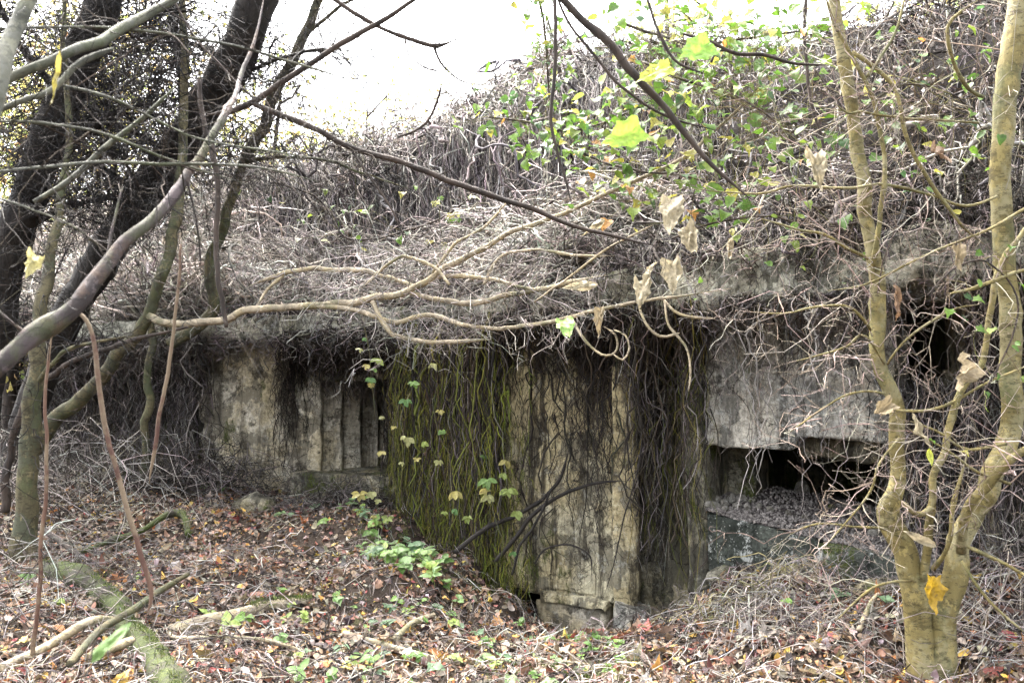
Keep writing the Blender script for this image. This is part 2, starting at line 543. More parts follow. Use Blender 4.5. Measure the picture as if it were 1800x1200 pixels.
# roof slab pieces (left run, middle, right run) along the polyline
concrete('roof_slab', [band(EDGE, 60, 865, 12, SOFFIT, SLABTOP - 0.08, 2.0)], M['c_slab'], bunker, 0.04, 0.04, 0.06, ragged=.06)
concrete('roof_slab', [band(EDGE, 860, 1215, 7, SOFFIT + 0.01, SLABTOP, 2.4)], M['c_slab'], bunker, 0.035, 0.04, 0.07, ragged=.06)
concrete('roof_slab', [band(EDGE, 1212, 2200, 9, lambda x, y: SOFFIT - 0.01 + 0.02 * (x > 1.8), SLABTOP + 0.04, 2.4)], M['c_slab'], bunker, 0.035, 0.05, 0.09, ragged=.07)
# left wall and its continuation
concrete('left_wall', [pbox(352, 10.0, 516, 9.62, 0.0, SOFFIT + .1, 0.9)], M['c_left'], bunker, 0.028, 0.07, 0.11, label='pale weathered wall end with a rounded chipped edge')
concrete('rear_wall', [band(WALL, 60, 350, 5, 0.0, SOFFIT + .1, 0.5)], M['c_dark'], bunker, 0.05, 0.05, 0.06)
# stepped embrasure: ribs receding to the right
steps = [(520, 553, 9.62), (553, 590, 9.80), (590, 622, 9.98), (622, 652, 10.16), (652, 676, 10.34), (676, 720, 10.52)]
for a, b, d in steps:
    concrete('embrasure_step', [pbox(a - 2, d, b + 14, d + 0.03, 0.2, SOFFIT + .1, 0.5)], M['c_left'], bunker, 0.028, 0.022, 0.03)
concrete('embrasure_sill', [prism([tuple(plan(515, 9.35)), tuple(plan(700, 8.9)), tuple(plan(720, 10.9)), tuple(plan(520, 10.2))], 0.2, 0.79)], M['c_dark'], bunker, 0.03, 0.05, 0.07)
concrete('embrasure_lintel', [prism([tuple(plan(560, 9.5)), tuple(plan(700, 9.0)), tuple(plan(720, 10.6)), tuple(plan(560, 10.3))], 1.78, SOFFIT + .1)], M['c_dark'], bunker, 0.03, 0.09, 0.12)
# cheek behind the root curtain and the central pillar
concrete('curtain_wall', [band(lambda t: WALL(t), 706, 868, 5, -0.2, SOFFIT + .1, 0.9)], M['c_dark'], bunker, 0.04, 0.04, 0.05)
concrete('pillar', [pbox(868, 7.48, 1078, 6.78, -0.02, SOFFIT + .1, 0.9)], M['c_pillar'], bunker, 0.03, 0.025, 0.04)
concrete('pillar_corner', [pbox(1074, 6.68, 1122, 6.66, -0.02, SOFFIT + .1, 0.9)], M['c_pillar'], bunker, 0.03, 0.025, 0.04)
arch = []
fa, fb = np.array([(930 - 900) / FPX * 7.27, 7.27]), np.array([(1046 - 900) / FPX * 6.885, 6.885])
tdir = norm(fb - fa); nrm2 = np.array([tdir[1], -tdir[0]]); nrm2 = nrm2 * (-1 if nrm2[1] > 0 else 1)
wid = np.linalg.norm(fb - fa); bma = bmesh.new()
prof = [(0, .035), (wid, .035)] + [(wid / 2 + wid / 2 * math.cos(a), .16 + .22 * math.sin(a)) for a in np.linspace(0, math.pi, 15)]
for off in (0.016, -0.12):
    arch.append([bma.verts.new((*(fa + tdir * u_ + nrm2 * off), z_)) for u_, z_ in prof])
bma.faces.new(arch[0]); bma.faces.new(arch[1][::-1])
for i_ in range(len(prof)):
    j_ = (i_ + 1) % len(prof); bma.faces.new([arch[0][i_], arch[1][i_], arch[1][j_], arch[0][j_]])
bmesh.ops.recalc_face_normals(bma, faces=bma.faces)
concrete('arch_relief', [bma], M['c_pillar'], bunker, 0.016, 0.006, 0.01)
concrete('pillar_ledge', [pbox(948, 7.1, 1062, 6.76, -0.055, 0.03, 0.5)], M['c_pillar'], bunker, 0.018, 0.014, 0.025)
concrete('pillar_foot', [pbox(940, 7.16, 1060, 6.84, -0.7, -0.05, 0.5)], M['c_left'], bunker, 0.03, 0.015, 0.03)
concrete('corner_foot', [prism([tuple(plan(1075, 6.62)), tuple(plan(1130, 6.5)), tuple(plan(1150, 7.2)), tuple(plan(1075, 7.2))], -0.7, lambda x, y: 0.06 if x < .85 else -0.02)], M['c_right'], bunker, 0.025, 0.012, 0.02)
# recess right of the pillar, then the right hand panel
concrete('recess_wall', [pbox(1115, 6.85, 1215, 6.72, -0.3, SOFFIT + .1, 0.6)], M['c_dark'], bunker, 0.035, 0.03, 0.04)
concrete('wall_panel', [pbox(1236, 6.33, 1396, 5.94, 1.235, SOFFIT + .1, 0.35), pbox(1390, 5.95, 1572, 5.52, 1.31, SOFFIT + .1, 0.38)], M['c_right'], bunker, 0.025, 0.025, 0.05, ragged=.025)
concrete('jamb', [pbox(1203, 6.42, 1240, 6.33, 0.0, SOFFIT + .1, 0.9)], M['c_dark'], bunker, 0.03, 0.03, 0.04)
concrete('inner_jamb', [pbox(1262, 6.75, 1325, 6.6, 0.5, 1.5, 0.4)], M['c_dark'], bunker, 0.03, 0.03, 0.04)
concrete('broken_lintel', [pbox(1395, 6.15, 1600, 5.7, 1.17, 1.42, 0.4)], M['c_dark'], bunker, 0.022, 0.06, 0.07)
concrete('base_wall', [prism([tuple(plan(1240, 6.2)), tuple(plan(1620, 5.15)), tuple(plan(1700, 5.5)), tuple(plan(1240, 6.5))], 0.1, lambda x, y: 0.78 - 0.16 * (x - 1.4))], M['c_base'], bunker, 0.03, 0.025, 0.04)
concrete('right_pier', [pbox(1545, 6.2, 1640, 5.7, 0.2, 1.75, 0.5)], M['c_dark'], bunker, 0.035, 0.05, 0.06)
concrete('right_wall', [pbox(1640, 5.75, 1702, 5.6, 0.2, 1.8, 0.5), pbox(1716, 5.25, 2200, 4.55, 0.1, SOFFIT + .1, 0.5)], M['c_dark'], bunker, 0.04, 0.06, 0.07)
for bm_ in (prism([(1.2, 7.2), (1.4, 7.2), (1.4, 9.6), (1.2, 9.6)], 0, 2.6), prism([(2.95, 5.55), (3.15, 5.5), (3.6, 8.2), (3.3, 8.2)], 0, 2.5), prism([(5.4, 4.6), (5.9, 4.6), (5.9, 7.8), (5.4, 7.8)], 0, 2.6), prism([(-4.0, 10.2), (-3.6, 10.2), (-3.6, 12.4), (-4.0, 12.4)], 0, 2.6)):
    concrete('light_block_wall', [bm_], M['c_dark'], bunker, 0.08, 0.02, 0.02)  # unseen walls added to keep stray light out of the dark openings
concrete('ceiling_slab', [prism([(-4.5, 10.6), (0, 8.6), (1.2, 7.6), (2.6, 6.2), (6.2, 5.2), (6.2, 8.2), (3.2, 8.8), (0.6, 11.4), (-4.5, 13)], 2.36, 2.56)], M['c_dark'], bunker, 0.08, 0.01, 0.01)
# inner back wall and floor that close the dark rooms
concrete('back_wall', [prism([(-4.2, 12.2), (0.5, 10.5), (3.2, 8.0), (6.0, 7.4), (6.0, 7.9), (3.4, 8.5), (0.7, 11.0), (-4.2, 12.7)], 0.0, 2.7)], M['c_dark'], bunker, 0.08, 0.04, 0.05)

# ------------------------------------------------------------------ earth mound on the roof
MC = [-200, 100, 280, 450, 650, 850, 980, 1150, 1350, 1550, 1800, 2150]
R1 = [(560, 12.8), (535, 12.2), (510, 11.8), (475, 11.2), (452, 10.4), (438, 9.4), (425, 8.4), (402, 7.2), (372, 6.2), (345, 5.6), (300, 5.1), (250, 4.7)]
R2 = [(500, 14), (450, 13.2), (405, 12.6), (350, 12.0), (300, 11.1), (250, 10.1), (205, 9.2), (185, 8.0), (165, 7.0), (120, 6.4), (80, 5.9), (30, 5.4)]
R3 = [(450, 17), (410, 16), (365, 15.0), (312, 14.2), (258, 13.2), (190, 12.2), (112, 11.0), (92, 9.6), (88, 8.6), (42, 7.9), (-10, 7.2), (-60, 6.8)]
MG = np.zeros((len(MC), 7, 3))
for i, px in enumerate(MC):
    e = EDGE(np.array([float(px)]))[0]
    n = norm(e)
    MG[i, 0] = (*(e + n * 0.16), SLABTOP - 0.12)
    MG[i, 1] = at(px, *R1[i]); MG[i, 2] = at(px, *R2[i]); MG[i, 3] = at(px, *R3[i])
    top = MG[i, 3]
    MG[i, 4] = top + np.array([n[0] * 2.5, n[1] * 2.5, -0.1])
    MG[i, 5] = top + np.array([n[0] * 6, n[1] * 6, -1.6])
    MG[i, 6] = (*(top[:2] + n * 12), -0.3)

def mound(u, v):
    """u: px column value, v: 0..6"""
    ui = np.interp(u, MC, np.arange(len(MC)))
    u_, v_ = np.broadcast_arrays(np.asarray(ui, float), np.asarray(v, float))
    sh = u_.shape
    u_, v_ = u_.ravel(), np.clip(v_.ravel(), 0, 5.999)
    cols = np.stack([catmull(MG[:, r, :], u_) for r in range(7)], 1)       # (n,7,3)
    i = np.floor(v_).astype(int); f = (v_ - i)
    a = np.arange(len(u_))
    f = np.where((i == 1), f, f * f * (3 - 2 * f) * 0.5 + f * 0.5)
    p = cols[a, i] * (1 - f)[:, None] + cols[a, np.minimum(i + 1, 6)] * f[:, None]
    return p.reshape(*sh, 3)
def mound_n(u, v):
    a = mound(u + 8, v) - mound(u - 8, v)
    v = np.asarray(v, float)
    b = mound(u, np.clip(v + 0.12, 0, 6)) - mound(u, np.clip(v - 0.12, 0, 6))
    n = norm(np.cross(a, b))
    return np.where(n[..., 2:3] < -0.2, -n, n)
mu = np.linspace(-200, 2150, 220); mv = np.linspace(0, 5.999, 130)
U, Vv = np.meshgrid(mu, mv, indexing='ij')
MP = mound(U, Vv)
MN = mound_n(U, Vv)
MP = MP + MN * (0.10 * fbm(MP * 1.6, 4) + 0.06 * fbm(MP * 6, 3))[..., None] * np.clip(Vv * 3, 0, 1)[..., None]
mo = mobj('earth_mound', MP.reshape(-1, 3), grid_faces(len(mu), len(mv)), M['mound'])
tag(mo, kind='structure')

# ------------------------------------------------------------------ vine helpers
def tints(n, K, sides, pal, jit=0.18, w=None):
    pal = np.array(pal)
    c = pal[RNG.choice(len(pal), n, p=w)]
    c = c * (1 + jit * RNG.standard_normal((n, 1))) * (1 + 0.05 * RNG.standard_normal((n, 3)))
    c = np.clip(c, 0.008, 0.75)
    return np.repeat(c, K * sides, axis=0)

def wiggle(n, K, amp, rough=3):
    """smooth random offsets (n,K,3) that start at 0"""
    k = RNG.standard_normal((n, rough + 1, 3))
    t = np.linspace(0, rough - 1e-6, K)
    i = t.astype(int); f = (t - i)[None, :, None]; f = f * f * (3 - 2 * f)
    w = k[:, i] * (1 - f) + k[:, np.minimum(i + 1, rough)] * f
    w = w + 0.3 * RNG.standard_normal((n, K, 3)) * (0.4 + RNG.random((n, 1, 1)))
    w = w - w[:, :1]
    return w * np.asarray(amp)

PALE = [(0.34, 0.31, 0.28), (0.25, 0.225, 0.2), (0.17, 0.15, 0.135), (0.42, 0.385, 0.345), (0.1, 0.086, 0.078)]
GREY = [(0.12, 0.103, 0.102), (0.07, 0.06, 0.06), (0.17, 0.148, 0.14), (0.038, 0.032, 0.032), (0.24, 0.214, 0.195)]
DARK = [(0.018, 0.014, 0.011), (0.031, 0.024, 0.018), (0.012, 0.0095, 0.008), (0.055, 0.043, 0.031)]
MOSS = [(0.13, 0.125, 0.022), (0.17, 0.145, 0.03), (0.09, 0.1, 0.018), (0.05, 0.036, 0.022), (0.03, 0.022, 0.016)]

def radii(n, K, r, taper=0.55):
    r = np.asarray(r).reshape(-1, 1) * np.ones((n, 1))
    return r * np.linspace(1, taper, K)[None, :] * RNG.uniform(.62, 1.38, (n, K))

def surf_strands(n, u0, u1, v0, v1, dv, du, hmax, K, r, amp, taper=0.55, rough=4, vmin=0.0):
    u = RNG.uniform(u0, u1, n * 3); v = RNG.uniform(v0, v1, n * 3)
    dens = fbm(mound(u, v) * 1.1 + 9, 3)
    keep = np.argsort(-(dens + RNG.normal(0, .22, len(u))))[:n]
    u = u[keep][:, None]; v = v[keep][:, None]
    r = r * (0.55 + 1.5 * RNG.random(n) ** 4)
    t = np.linspace(0, 1, K)[None, :]
    dvv = RNG.uniform(*dv, (n, 1)); duu = RNG.normal(0, du, (n, 1))
    scale = np.clip(11.0 / mound(u[:, 0], np.ones(n))[:, 1], 0.8, 2.6)[:, None]
    uu = u + duu * scale * t + wiggle(n, K, du * 0.25 * scale[:, :, None], rough)[..., 0]
    vv = np.clip(v + dvv * t, vmin, 5)
    h = hmax * RNG.random((n, 1)) ** 1.5 * np.sin(np.pi * np.clip(t * 0.9 + 0.05, 0, 1)) + 0.02 + 0.05 * RNG.random((n, 1))
    P = mound(uu, vv)
    P = P + mound_n(uu, vv) * h[..., None] + wiggle(n, K, amp, rough + 2)
    return P, radii(n, K, r, taper)

def vine_thicket(name, label, sets, loc, n_single, single_name='vine', cat='vines', group=None):
    """sets: list of (P,R,palette). The n_single thickest strands nearest the lens become parts, the rest one stuff part."""
    t = thing(name, label, cat, loc, group)
    stuff_V, stuff_F, stuff_T, off = [], [], [], 0
    for P, R, pal in sets:
        n, K, _ = P.shape
        V, F = strands(P, R); T = tints(n, K, 3, pal)
        stuff_V.append(V); stuff_F.append(F + off); stuff_T.append(T); off += len(V)
    o = mobj(single_name + '_tangle', np.concatenate(stuff_V), np.concatenate(stuff_F), M['vine'], t, np.concatenate(stuff_T))
    o['kind'] = 'stuff'
    return t

def single_strands(t, name, P, R, pal, sides=5):
    for i in range(len(P)):
        V, F = strands(P[i:i + 1], R[i:i + 1], sides)
        mobj(name, V, F, M['vine'], t, tints(1, P.shape[1], sides, pal))

def rr(n, a, b):
    return RNG.uniform(a, b, n)

# upper wall: hanging curtain of dead roots, over the crest of the mound
sets = [(*surf_strands(2700, 380, 1000, 1.5, 3.1, (-1.6, -0.4), 10, 0.24, 14, rr(2700, .0045, .009), .035), GREY),
        (*surf_strands(1000, 380, 1000, 1.9, 3.3, (-0.9, 0.4), 34, 0.42, 14, rr(1000, .006, .012), .07), PALE)]
up_left = vine_thicket('hanging_roots', 'curtain of grey dead roots hanging down the upper wall under the white sky', sets, at(700, 450, 10.3), 0, 'root')
P, R = surf_strands(110, 420, 990, 1.6, 3.2, (-1.4, -0.3), 22, 0.45, 20, rr(110, .008, .018), .08)
single_strands(up_left, 'root', P, R, PALE + GREY)
P, R = surf_strands(36, 420, 1000, 1.2, 3.2, (-1.6, 0.3), 60, 0.5, 22, rr(36, .014, .024), .10)
single_strands(up_left, 'woody_stem', P, R, PALE[1:] + GREY, 6)

sets = [(*surf_strands(1500, 960, 1420, 0.4, 3.1, (-1.5, -0.3), 10, 0.2, 14, rr(1500, .0028, .0058), .035), GREY),
        (*surf_strands(1500, 1400, 2000, 0.4, 3.1, (-1.5, -0.3), 10, 0.25, 14, rr(1500, .0026, .0055), .045), DARK + DARK + GREY),
        (*surf_strands(560, 960, 1500, 0.6, 3.3, (-0.9, 0.5), 38, 0.32, 14, rr(560, .0035, .0075), .06), PALE + GREY),
        (*surf_strands(600, 960, 2000, 2.3, 3.5, (-0.8, 0.5), 30, 0.3, 14, rr(600, .004, .008), .06), DARK + DARK + GREY),
        (*surf_strands(260, 1450, 2000, 0.6, 3.3, (-0.9, 0.5), 38, 0.32, 14, rr(260, .003, .0065), .06), DARK + DARK + GREY)]
up_right = vine_thicket('hanging_roots', 'dark mass of dead vines hanging over the roof slab behind the green leaves', sets, at(1400, 430, 5.5), 0, 'root')
P, R = surf_strands(120, 980, 1850, 0.3, 3.2, (-1.4, -0.2), 24, 0.35, 20, rr(120, .005, .012), .07)
single_strands(up_right, 'root', P, R, DARK + GREY)
P, R = surf_strands(44, 960, 1850, 0.5, 3.2, (-1.5, 0.5), 60, 0.4, 22, rr(44, .008, .016), .09)
single_strands(up_right, 'woody_stem', P, R, PALE[1:] + GREY + DARK, 6)

# bleached brush lying on the shelf
sets = [(*surf_strands(1700, 120, 1180, 0.0, 1.0, (-0.35, 0.35), 50, 0.42, 14, rr(1700, .005, .0095), .07, vmin=.12), PALE),
        (*surf_strands(700, 120, 1180, 0.1, 0.9, (-0.15, 0.3), 85, 0.58, 16, rr(700, .006, .011), .09, vmin=.12), PALE)]
shelf = vine_thicket('bleached_brush', 'bleached tangle of dead vines lying along the roof slab edge', sets, at(650, 555, 8.7), 0)
P, R = surf_strands(110, 250, 1150, 0.0, 0.9, (-0.25, 0.3), 75, 0.5, 18, rr(110, .008, .013), .12)
single_strands(shelf, 'vine', P, R, PALE[:4])
sets = [(*surf_strands(2600, -150, 490, 0.0, 3.0, (-0.6, 0.5), 48, 0.75, 14, rr(2600, .006, .013), .10, vmin=.1), [tuple(min(.6, x * 1.2) for x in c) for c in PALE[:4]])]  # palette brightened: backlight put into the colour against the twigs' shade
leftbrush = vine_thicket('bleached_brush', 'pale dead brush heaped on the slope behind the leaning trunks', sets, at(200, 560, 11), 0)
P, R = surf_strands(70, -50, 460, 0.0, 2.2, (-0.5, 0.5), 60, 0.6, 18, rr(70, .009, .014), .14)
single_strands(leftbrush, 'vine', P, R, PALE[:4])

# ------------------------------------------------------------------ roots hanging from the slab edge over the facade
def hang(n, p0, p1, zlo, zhi, K, r, amp, front=(0.03, 0.2), zstart=(2.17, 2.33), taper=0.5, stay=0.0, clump=0):
    px = rr(n, p0, p1)
    if clump:
        cs = rr(clump, p0, p1); px = np.clip(cs[RNG.integers(0, clump, n)] + RNG.normal(0, 5, n), p0, p1)
    e = EDGE(px); w = WALL(px)
    nn = norm(w)
    w = w - nn * RNG.uniform(*front, (n, 1))
    e = e - norm(e) * RNG.uniform(0.01, 0.05, (n, 1))
    z0 = rr(n, *zstart); z1 = RNG.uniform(zlo, zhi, n) if np.isscalar(zlo) else zlo
    t = np.linspace(0, 1, K)
    z = z0[:, None] + (z1 - z0)[:, None] * t
    s = np.clip((2.3 - z) / RNG.uniform(0.25, 0.7, (n, 1)), 0, 1); s = s * s * (3 - 2 * s) * (1 - stay)
    xy = e[:, None] * (1 - s)[..., None] + w[:, None] * s[..., None]
    P = np.concatenate([xy, z[..., None]], -1) + wiggle(n, K, amp, 6) * np.array([1, 0.6, 0.5])
    return P, radii(n, K, np.asarray(r) * (0.5 + 1.3 * RNG.random(n) ** 3), taper)

def hang_len(n, p0, p1, l0, l1, K, r, amp, **k):
    z1 = 2.3 - (RNG.random(n) ** 1.6 * (l1 - l0) + l0)
    return hang(n, p0, p1, z1, None, K, r, amp, **k)

sets = [(*hang(1150, 688, 868, 0.1, 1.3, 18, rr(1150, .004, .009), .035, front=(0.03, 0.3)), DARK + GREY[:1]),
        (*hang(620, 690, 868, 0.05, 1.2, 18, rr(620, .003, .007), .045, front=(0.03, 0.34)), MOSS),
        (*hang_len(700, 690, 880, 0.1, 0.8, 10, rr(700, .003, .005), .04), GREY)]
cur = vine_thicket('root_curtain', 'dense mossy curtain of roots hanging beside the central pillar', sets, at(780, 950, 7.6), 0, 'root')
P, R = hang(40, 692, 870, 0.0, 0.7, 22, rr(40, .008, .014), .05, front=(0.1, 0.36))
single_strands(cur, 'root', P, R, DARK + MOSS)

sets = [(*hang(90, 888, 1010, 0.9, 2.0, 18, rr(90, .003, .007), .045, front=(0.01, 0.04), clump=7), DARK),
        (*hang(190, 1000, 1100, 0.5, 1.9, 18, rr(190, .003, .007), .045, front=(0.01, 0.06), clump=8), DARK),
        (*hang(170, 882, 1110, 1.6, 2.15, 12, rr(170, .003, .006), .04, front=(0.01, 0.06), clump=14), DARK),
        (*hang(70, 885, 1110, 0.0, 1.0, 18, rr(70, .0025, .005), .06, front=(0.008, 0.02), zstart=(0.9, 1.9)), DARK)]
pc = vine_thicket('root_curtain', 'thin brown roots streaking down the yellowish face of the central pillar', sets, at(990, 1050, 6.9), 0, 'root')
P, R = hang(22, 885, 1110, -0.1, 1.5, 22, rr(22, .004, .009), .06, front=(0.03, 0.1))
single_strands(pc, 'root', P, R, DARK)

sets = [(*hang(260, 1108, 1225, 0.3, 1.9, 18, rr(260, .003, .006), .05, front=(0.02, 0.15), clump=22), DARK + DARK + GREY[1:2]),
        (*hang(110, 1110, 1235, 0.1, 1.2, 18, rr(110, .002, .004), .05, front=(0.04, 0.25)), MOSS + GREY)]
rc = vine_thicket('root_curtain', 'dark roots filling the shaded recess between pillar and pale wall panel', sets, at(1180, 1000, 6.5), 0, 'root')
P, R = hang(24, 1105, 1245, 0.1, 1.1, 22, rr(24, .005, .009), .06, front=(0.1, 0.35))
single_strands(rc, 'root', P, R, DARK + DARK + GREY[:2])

sets = [(*hang_len(170, 1245, 1570, 0.1, 1.2, 16, rr(170, .0015, .004), .04, front=(0.02, 0.05), clump=24), DARK + GREY),
        (*hang_len(90, 1245, 1570, 0.1, 0.9, 14, rr(90, .0018, .004), .05, stay=0.8), GREY)]
wc = vine_thicket('hanging_roots', 'sparse thin rootlets hanging across the pale wall panel', sets, at(1400, 790, 5.9), 0, 'root')
P, R = hang_len(16, 1250, 1560, 0.5, 1.5, 20, rr(16, .004, .006), .05, stay=0.9)
single_strands(wc, 'root', P, R, PALE + GREY)

sets = [(*hang(1100, 1706, 2000, 0.3, 1.75, 16, rr(1100, .002, .005), .05, front=(0.03, 0.35), zstart=(1.6, 2.4)), DARK + GREY),
        (*hang(380, 1580, 1706, 0.3, 1.2, 16, rr(380, .002, .005), .05, front=(-0.3, 0.1), zstart=(1.4, 1.75)), DARK + GREY),
        (*hang(260, 1090, 2000, 2.1, 2.5, 10, rr(260, .0018, .004), .03, zstart=(2.5, 2.75), stay=1.0, clump=70), GREY + DARK),
        (*hang_len(60, 1560, 1720, 0.05, 0.3, 8, rr(60, .0015, .003), .03), GREY)]
vine_thicket('hanging_roots', 'brown roots covering the wall behind the forked sapling', sets, at(1750, 900, 5.0), 0, 'root')

sets = [(*hang_len(430, 500, 700, 0.1, 0.7, 12, rr(430, .003, .008), .06, front=(0.05, 0.3)), DARK),
        (*hang_len(260, 300, 700, 0.05, 0.4, 9, rr(260, .003, .006), .05, stay=0.7), GREY + PALE[:2]),
        (*hang(260, 550, 705, 1.5, 1.95, 10, rr(260, .003, .007), .05, front=(0.3, 0.55)), DARK + GREY[:1]),
        (*hang(330, 300, 1100, 1.95, 2.42, 10, rr(330, .003, .007), .04, zstart=(2.46, 2.62), stay=1.0, clump=60), GREY + PALE[1:3]),
        (*hang(150, 492, 545, 0.7, 1.6, 14, rr(150, .003, .006), .04, front=(0.03, 0.12)), DARK)]
lc = vine_thicket('hanging_roots', 'matted dark roots under the slab above the stepped embrasure', sets, at(600, 730, 9.3), 0, 'root')
sets = [(*hang(1500, 60, 352, 0.5, 2.0, 14, rr(1500, .003, .007), .08, front=(0.05, 0.6)), DARK + GREY),
        (*hang_len(400, 60, 352, 0.1, 0.8, 10, rr(400, .003, .006), .06, stay=0.6), GREY + PALE)]
vine_thicket('hanging_roots', 'shaggy roots hiding the far end of the wall behind the thin stems', sets, at(230, 840, 10.6), 0, 'root')

# ------------------------------------------------------------------ branches
def path_of(pts, step=0.05):
    """pts: (px,py,d,w) control rows -> world path (K,3) and radii (K)"""
    c = np.array([[*at(a[0], a[1], a[2]), a[3] * 0.43 * a[2] / FPX] for a in pts])
    L = np.linalg.norm(np.diff(c[:, :3], axis=0), axis=1).sum()
    K = int(np.clip(L / step, 8, 70))
    t = np.linspace(0, len(c) - 1, K)
    q = catmull(c, t)
    return q[:, :3], np.maximum(q[:, 3], 0.0012)

def limb(name, pts, mat, parent, sides=9, knob=0.06, step=0.05, jit=0.0, kink=1.3):
    P, R = path_of(pts, step)
    kk = np.stack([fbm(P * 4.5 + 11 * k, 3) for k in (1, 2, 3)], -1)
    ends = np.sin(np.pi * np.linspace(0, 1, len(P))) ** .5
    P = P + kk * (np.minimum(R, .03) * kink + .006)[:, None] * ends[:, None]
    node = np.clip(vnoise(P * 16 + 5) - .45, 0, 1) * np.clip(.012 / R, .2, 1)
    R = R * (1 + .1 * fbm(P * 7, 2) + node)
    if name != 'trunk':
        R = R * np.clip((1 - np.linspace(0, 1, len(P))) / .12, .3, 1)
    V, F = strands(P[None], R[None], sides)
    off = V - np.repeat(P, sides, axis=0)
    n = fbm(V * np.array([9, 9, 5]) + 3.1, 3)
    V = np.repeat(P, sides, axis=0) + off * (1 + knob * 2.2 * n)[:, None]
    V = V + jit * fbm(V * 5, 2)[:, None]
    # close the ends
    K = len(P)
    V = np.concatenate([V, [P[0], P[-1]]])
    c0, c1 = len(V) - 2, len(V) - 1
    i = np.arange(sides); j = (i + 1) % sides
    cap = np.concatenate([np.stack([j, i, np.full(sides, c0), np.full(sides, c0)], -1),
                          np.stack([i + (K - 1) * sides, j + (K - 1) * sides, np.full(sides, c1), np.full(sides, c1)], -1)])
    T = np.concatenate([F[:, [0, 1, 2]], F[:, [0, 2, 3]], cap[:, :3]])
    o = mobj(name, V, T, M[mat] if isinstance(mat, str) else mat, parent)
    return P, R, o

def sprays(paths, n, length, r, up=0.0, droop=-0.2, K=7, spread=1.0, sub=2, tmin=0.1):
    """random side twigs growing from a list of (P,R) paths, with sub twigs -> list of (P,R)"""
    Ps, Rs = [], []
    tot = sum(len(p) for p, _ in paths)
    for p, rad in paths:
        m = max(1, int(n * len(p) / tot))
        i = RNG.integers(int(len(p) * tmin), len(p), m)
        tan = norm(np.gradient(p, axis=0))[i]
        d = norm(RNG.standard_normal((m, 3)) * spread + tan * 0.7 + np.array([0, 0, up]))
        L = length * RNG.uniform(0.35, 1.0, (m, 1))
        t = np.linspace(0, 1, K)
        Q = p[i][:, None] + d[:, None] * (L * t)[..., None] + np.array([0, 0, 1.0]) * (droop * L * t ** 2)[..., None] + wiggle(m, K, 0.11 * length, 4) * t[None, :, None]
        rad_ = np.minimum(RNG.uniform(0.5, 1.0, m) * r, rad[i] * 0.8)
        Ps.append(Q); Rs.append(radii(m, K, rad_, 0.4))
        for s in range(sub):
            k = RNG.integers(2, K - 1, m)
            d2 = norm(d + RNG.standard_normal((m, 3)) * 0.8)
            L2 = L * RNG.uniform(0.3, 0.6, (m, 1))
            Q2 = Q[np.arange(m), k][:, None] + d2[:, None] * (L2 * t)[..., None] + np.array([0, 0, 1.0]) * (droop * L2 * t ** 2)[..., None] + wiggle(m, K, 0.06 * length, 4) * t[None, :, None]
            Ps.append(Q2); Rs.append(radii(m, K, rad_ * 0.6, 0.4))
    return np.concatenate(Ps), np.concatenate(Rs)

def spray_part(name, parent, P, R, pal, sides=3):
    V, F = strands(P, R, sides)
    o = mobj(name, V, F, M['vine'], parent, tints(len(P), P.shape[1], sides, pal))
    o['kind'] = 'stuff'
    return o

# ------------------------------------------------------------------ leaves
def leaf_template(kind):
    """flat leaf in xy, stem at origin, tip at +y, length 1; fan triangles; gently folded and curled"""
    if kind == 'lobed':
        o = [(0, 0), (.18, .02), (.42, -.06), (.36, .14), (.56, .30), (.36, .40), (.34, .58), (.18, .62), (0, 1.0)]
    elif kind == 'maple':
        o = [(0, .02), (.14, .0), (.34, -.04), (.46, .12), (.4, .22), (.52, .4), (.4, .5), (.3, .62), (.2, .8), (.1, .84), (0, 1.0)]
    elif kind == 'blade':
        o = [(0, 0), (.05, .1), (.085, .35), (.08, .6), (.04, .85), (0, 1.0)]
    elif kind == 'heart':
        o = [(0, 0), (.2, -.08), (.4, .1), (.42, .35), (.3, .62), (.12, .86), (0, 1.0)]
    elif kind == 'oval':
        o = [(0, 0), (.16, .1), (.27, .32), (.27, .55), (.15, .82), (0, 1.0)]
    else:
        o = [(0, 0), (.3, .28), (.26, .65), (0, 1.0)]
    r = o
    l = [(-x, y) for x, y in o[1:-1]][::-1]
    pts = r + l
    n = len(o)
    mid = (0, .4)
    P = np.array(pts + [mid]); Z = 0.28 * np.abs(P[:, 0]) - 0.18 * (P[:, 1] - .4) ** 2
    V = np.concatenate([P, Z[:, None]], 1)
    c = len(pts)
    F = [(i, (i + 1) % len(pts), c) for i in range(len(pts))]
    return V, np.array(F)

TEMPL = {k: leaf_template(k) for k in ('lobed', 'heart', 'oval', 'simple', 'maple', 'blade')}

def rot_basis(nrm, spin):
    """orthonormal basis columns (N,3,3): z along nrm, spun about it"""
    n = norm(nrm)
    ref = np.where(np.abs(n[:, 2:3]) > 0.9, np.array([1.0, 0, 0]), np.array([0, 0, 1.0]))
    x = norm(np.cross(ref, n)); y = np.cross(n, x)
    c, s = np.cos(spin)[:, None], np.sin(spin)[:, None]
    return np.stack([x * c + y * s, -x * s + y * c, n], -1)

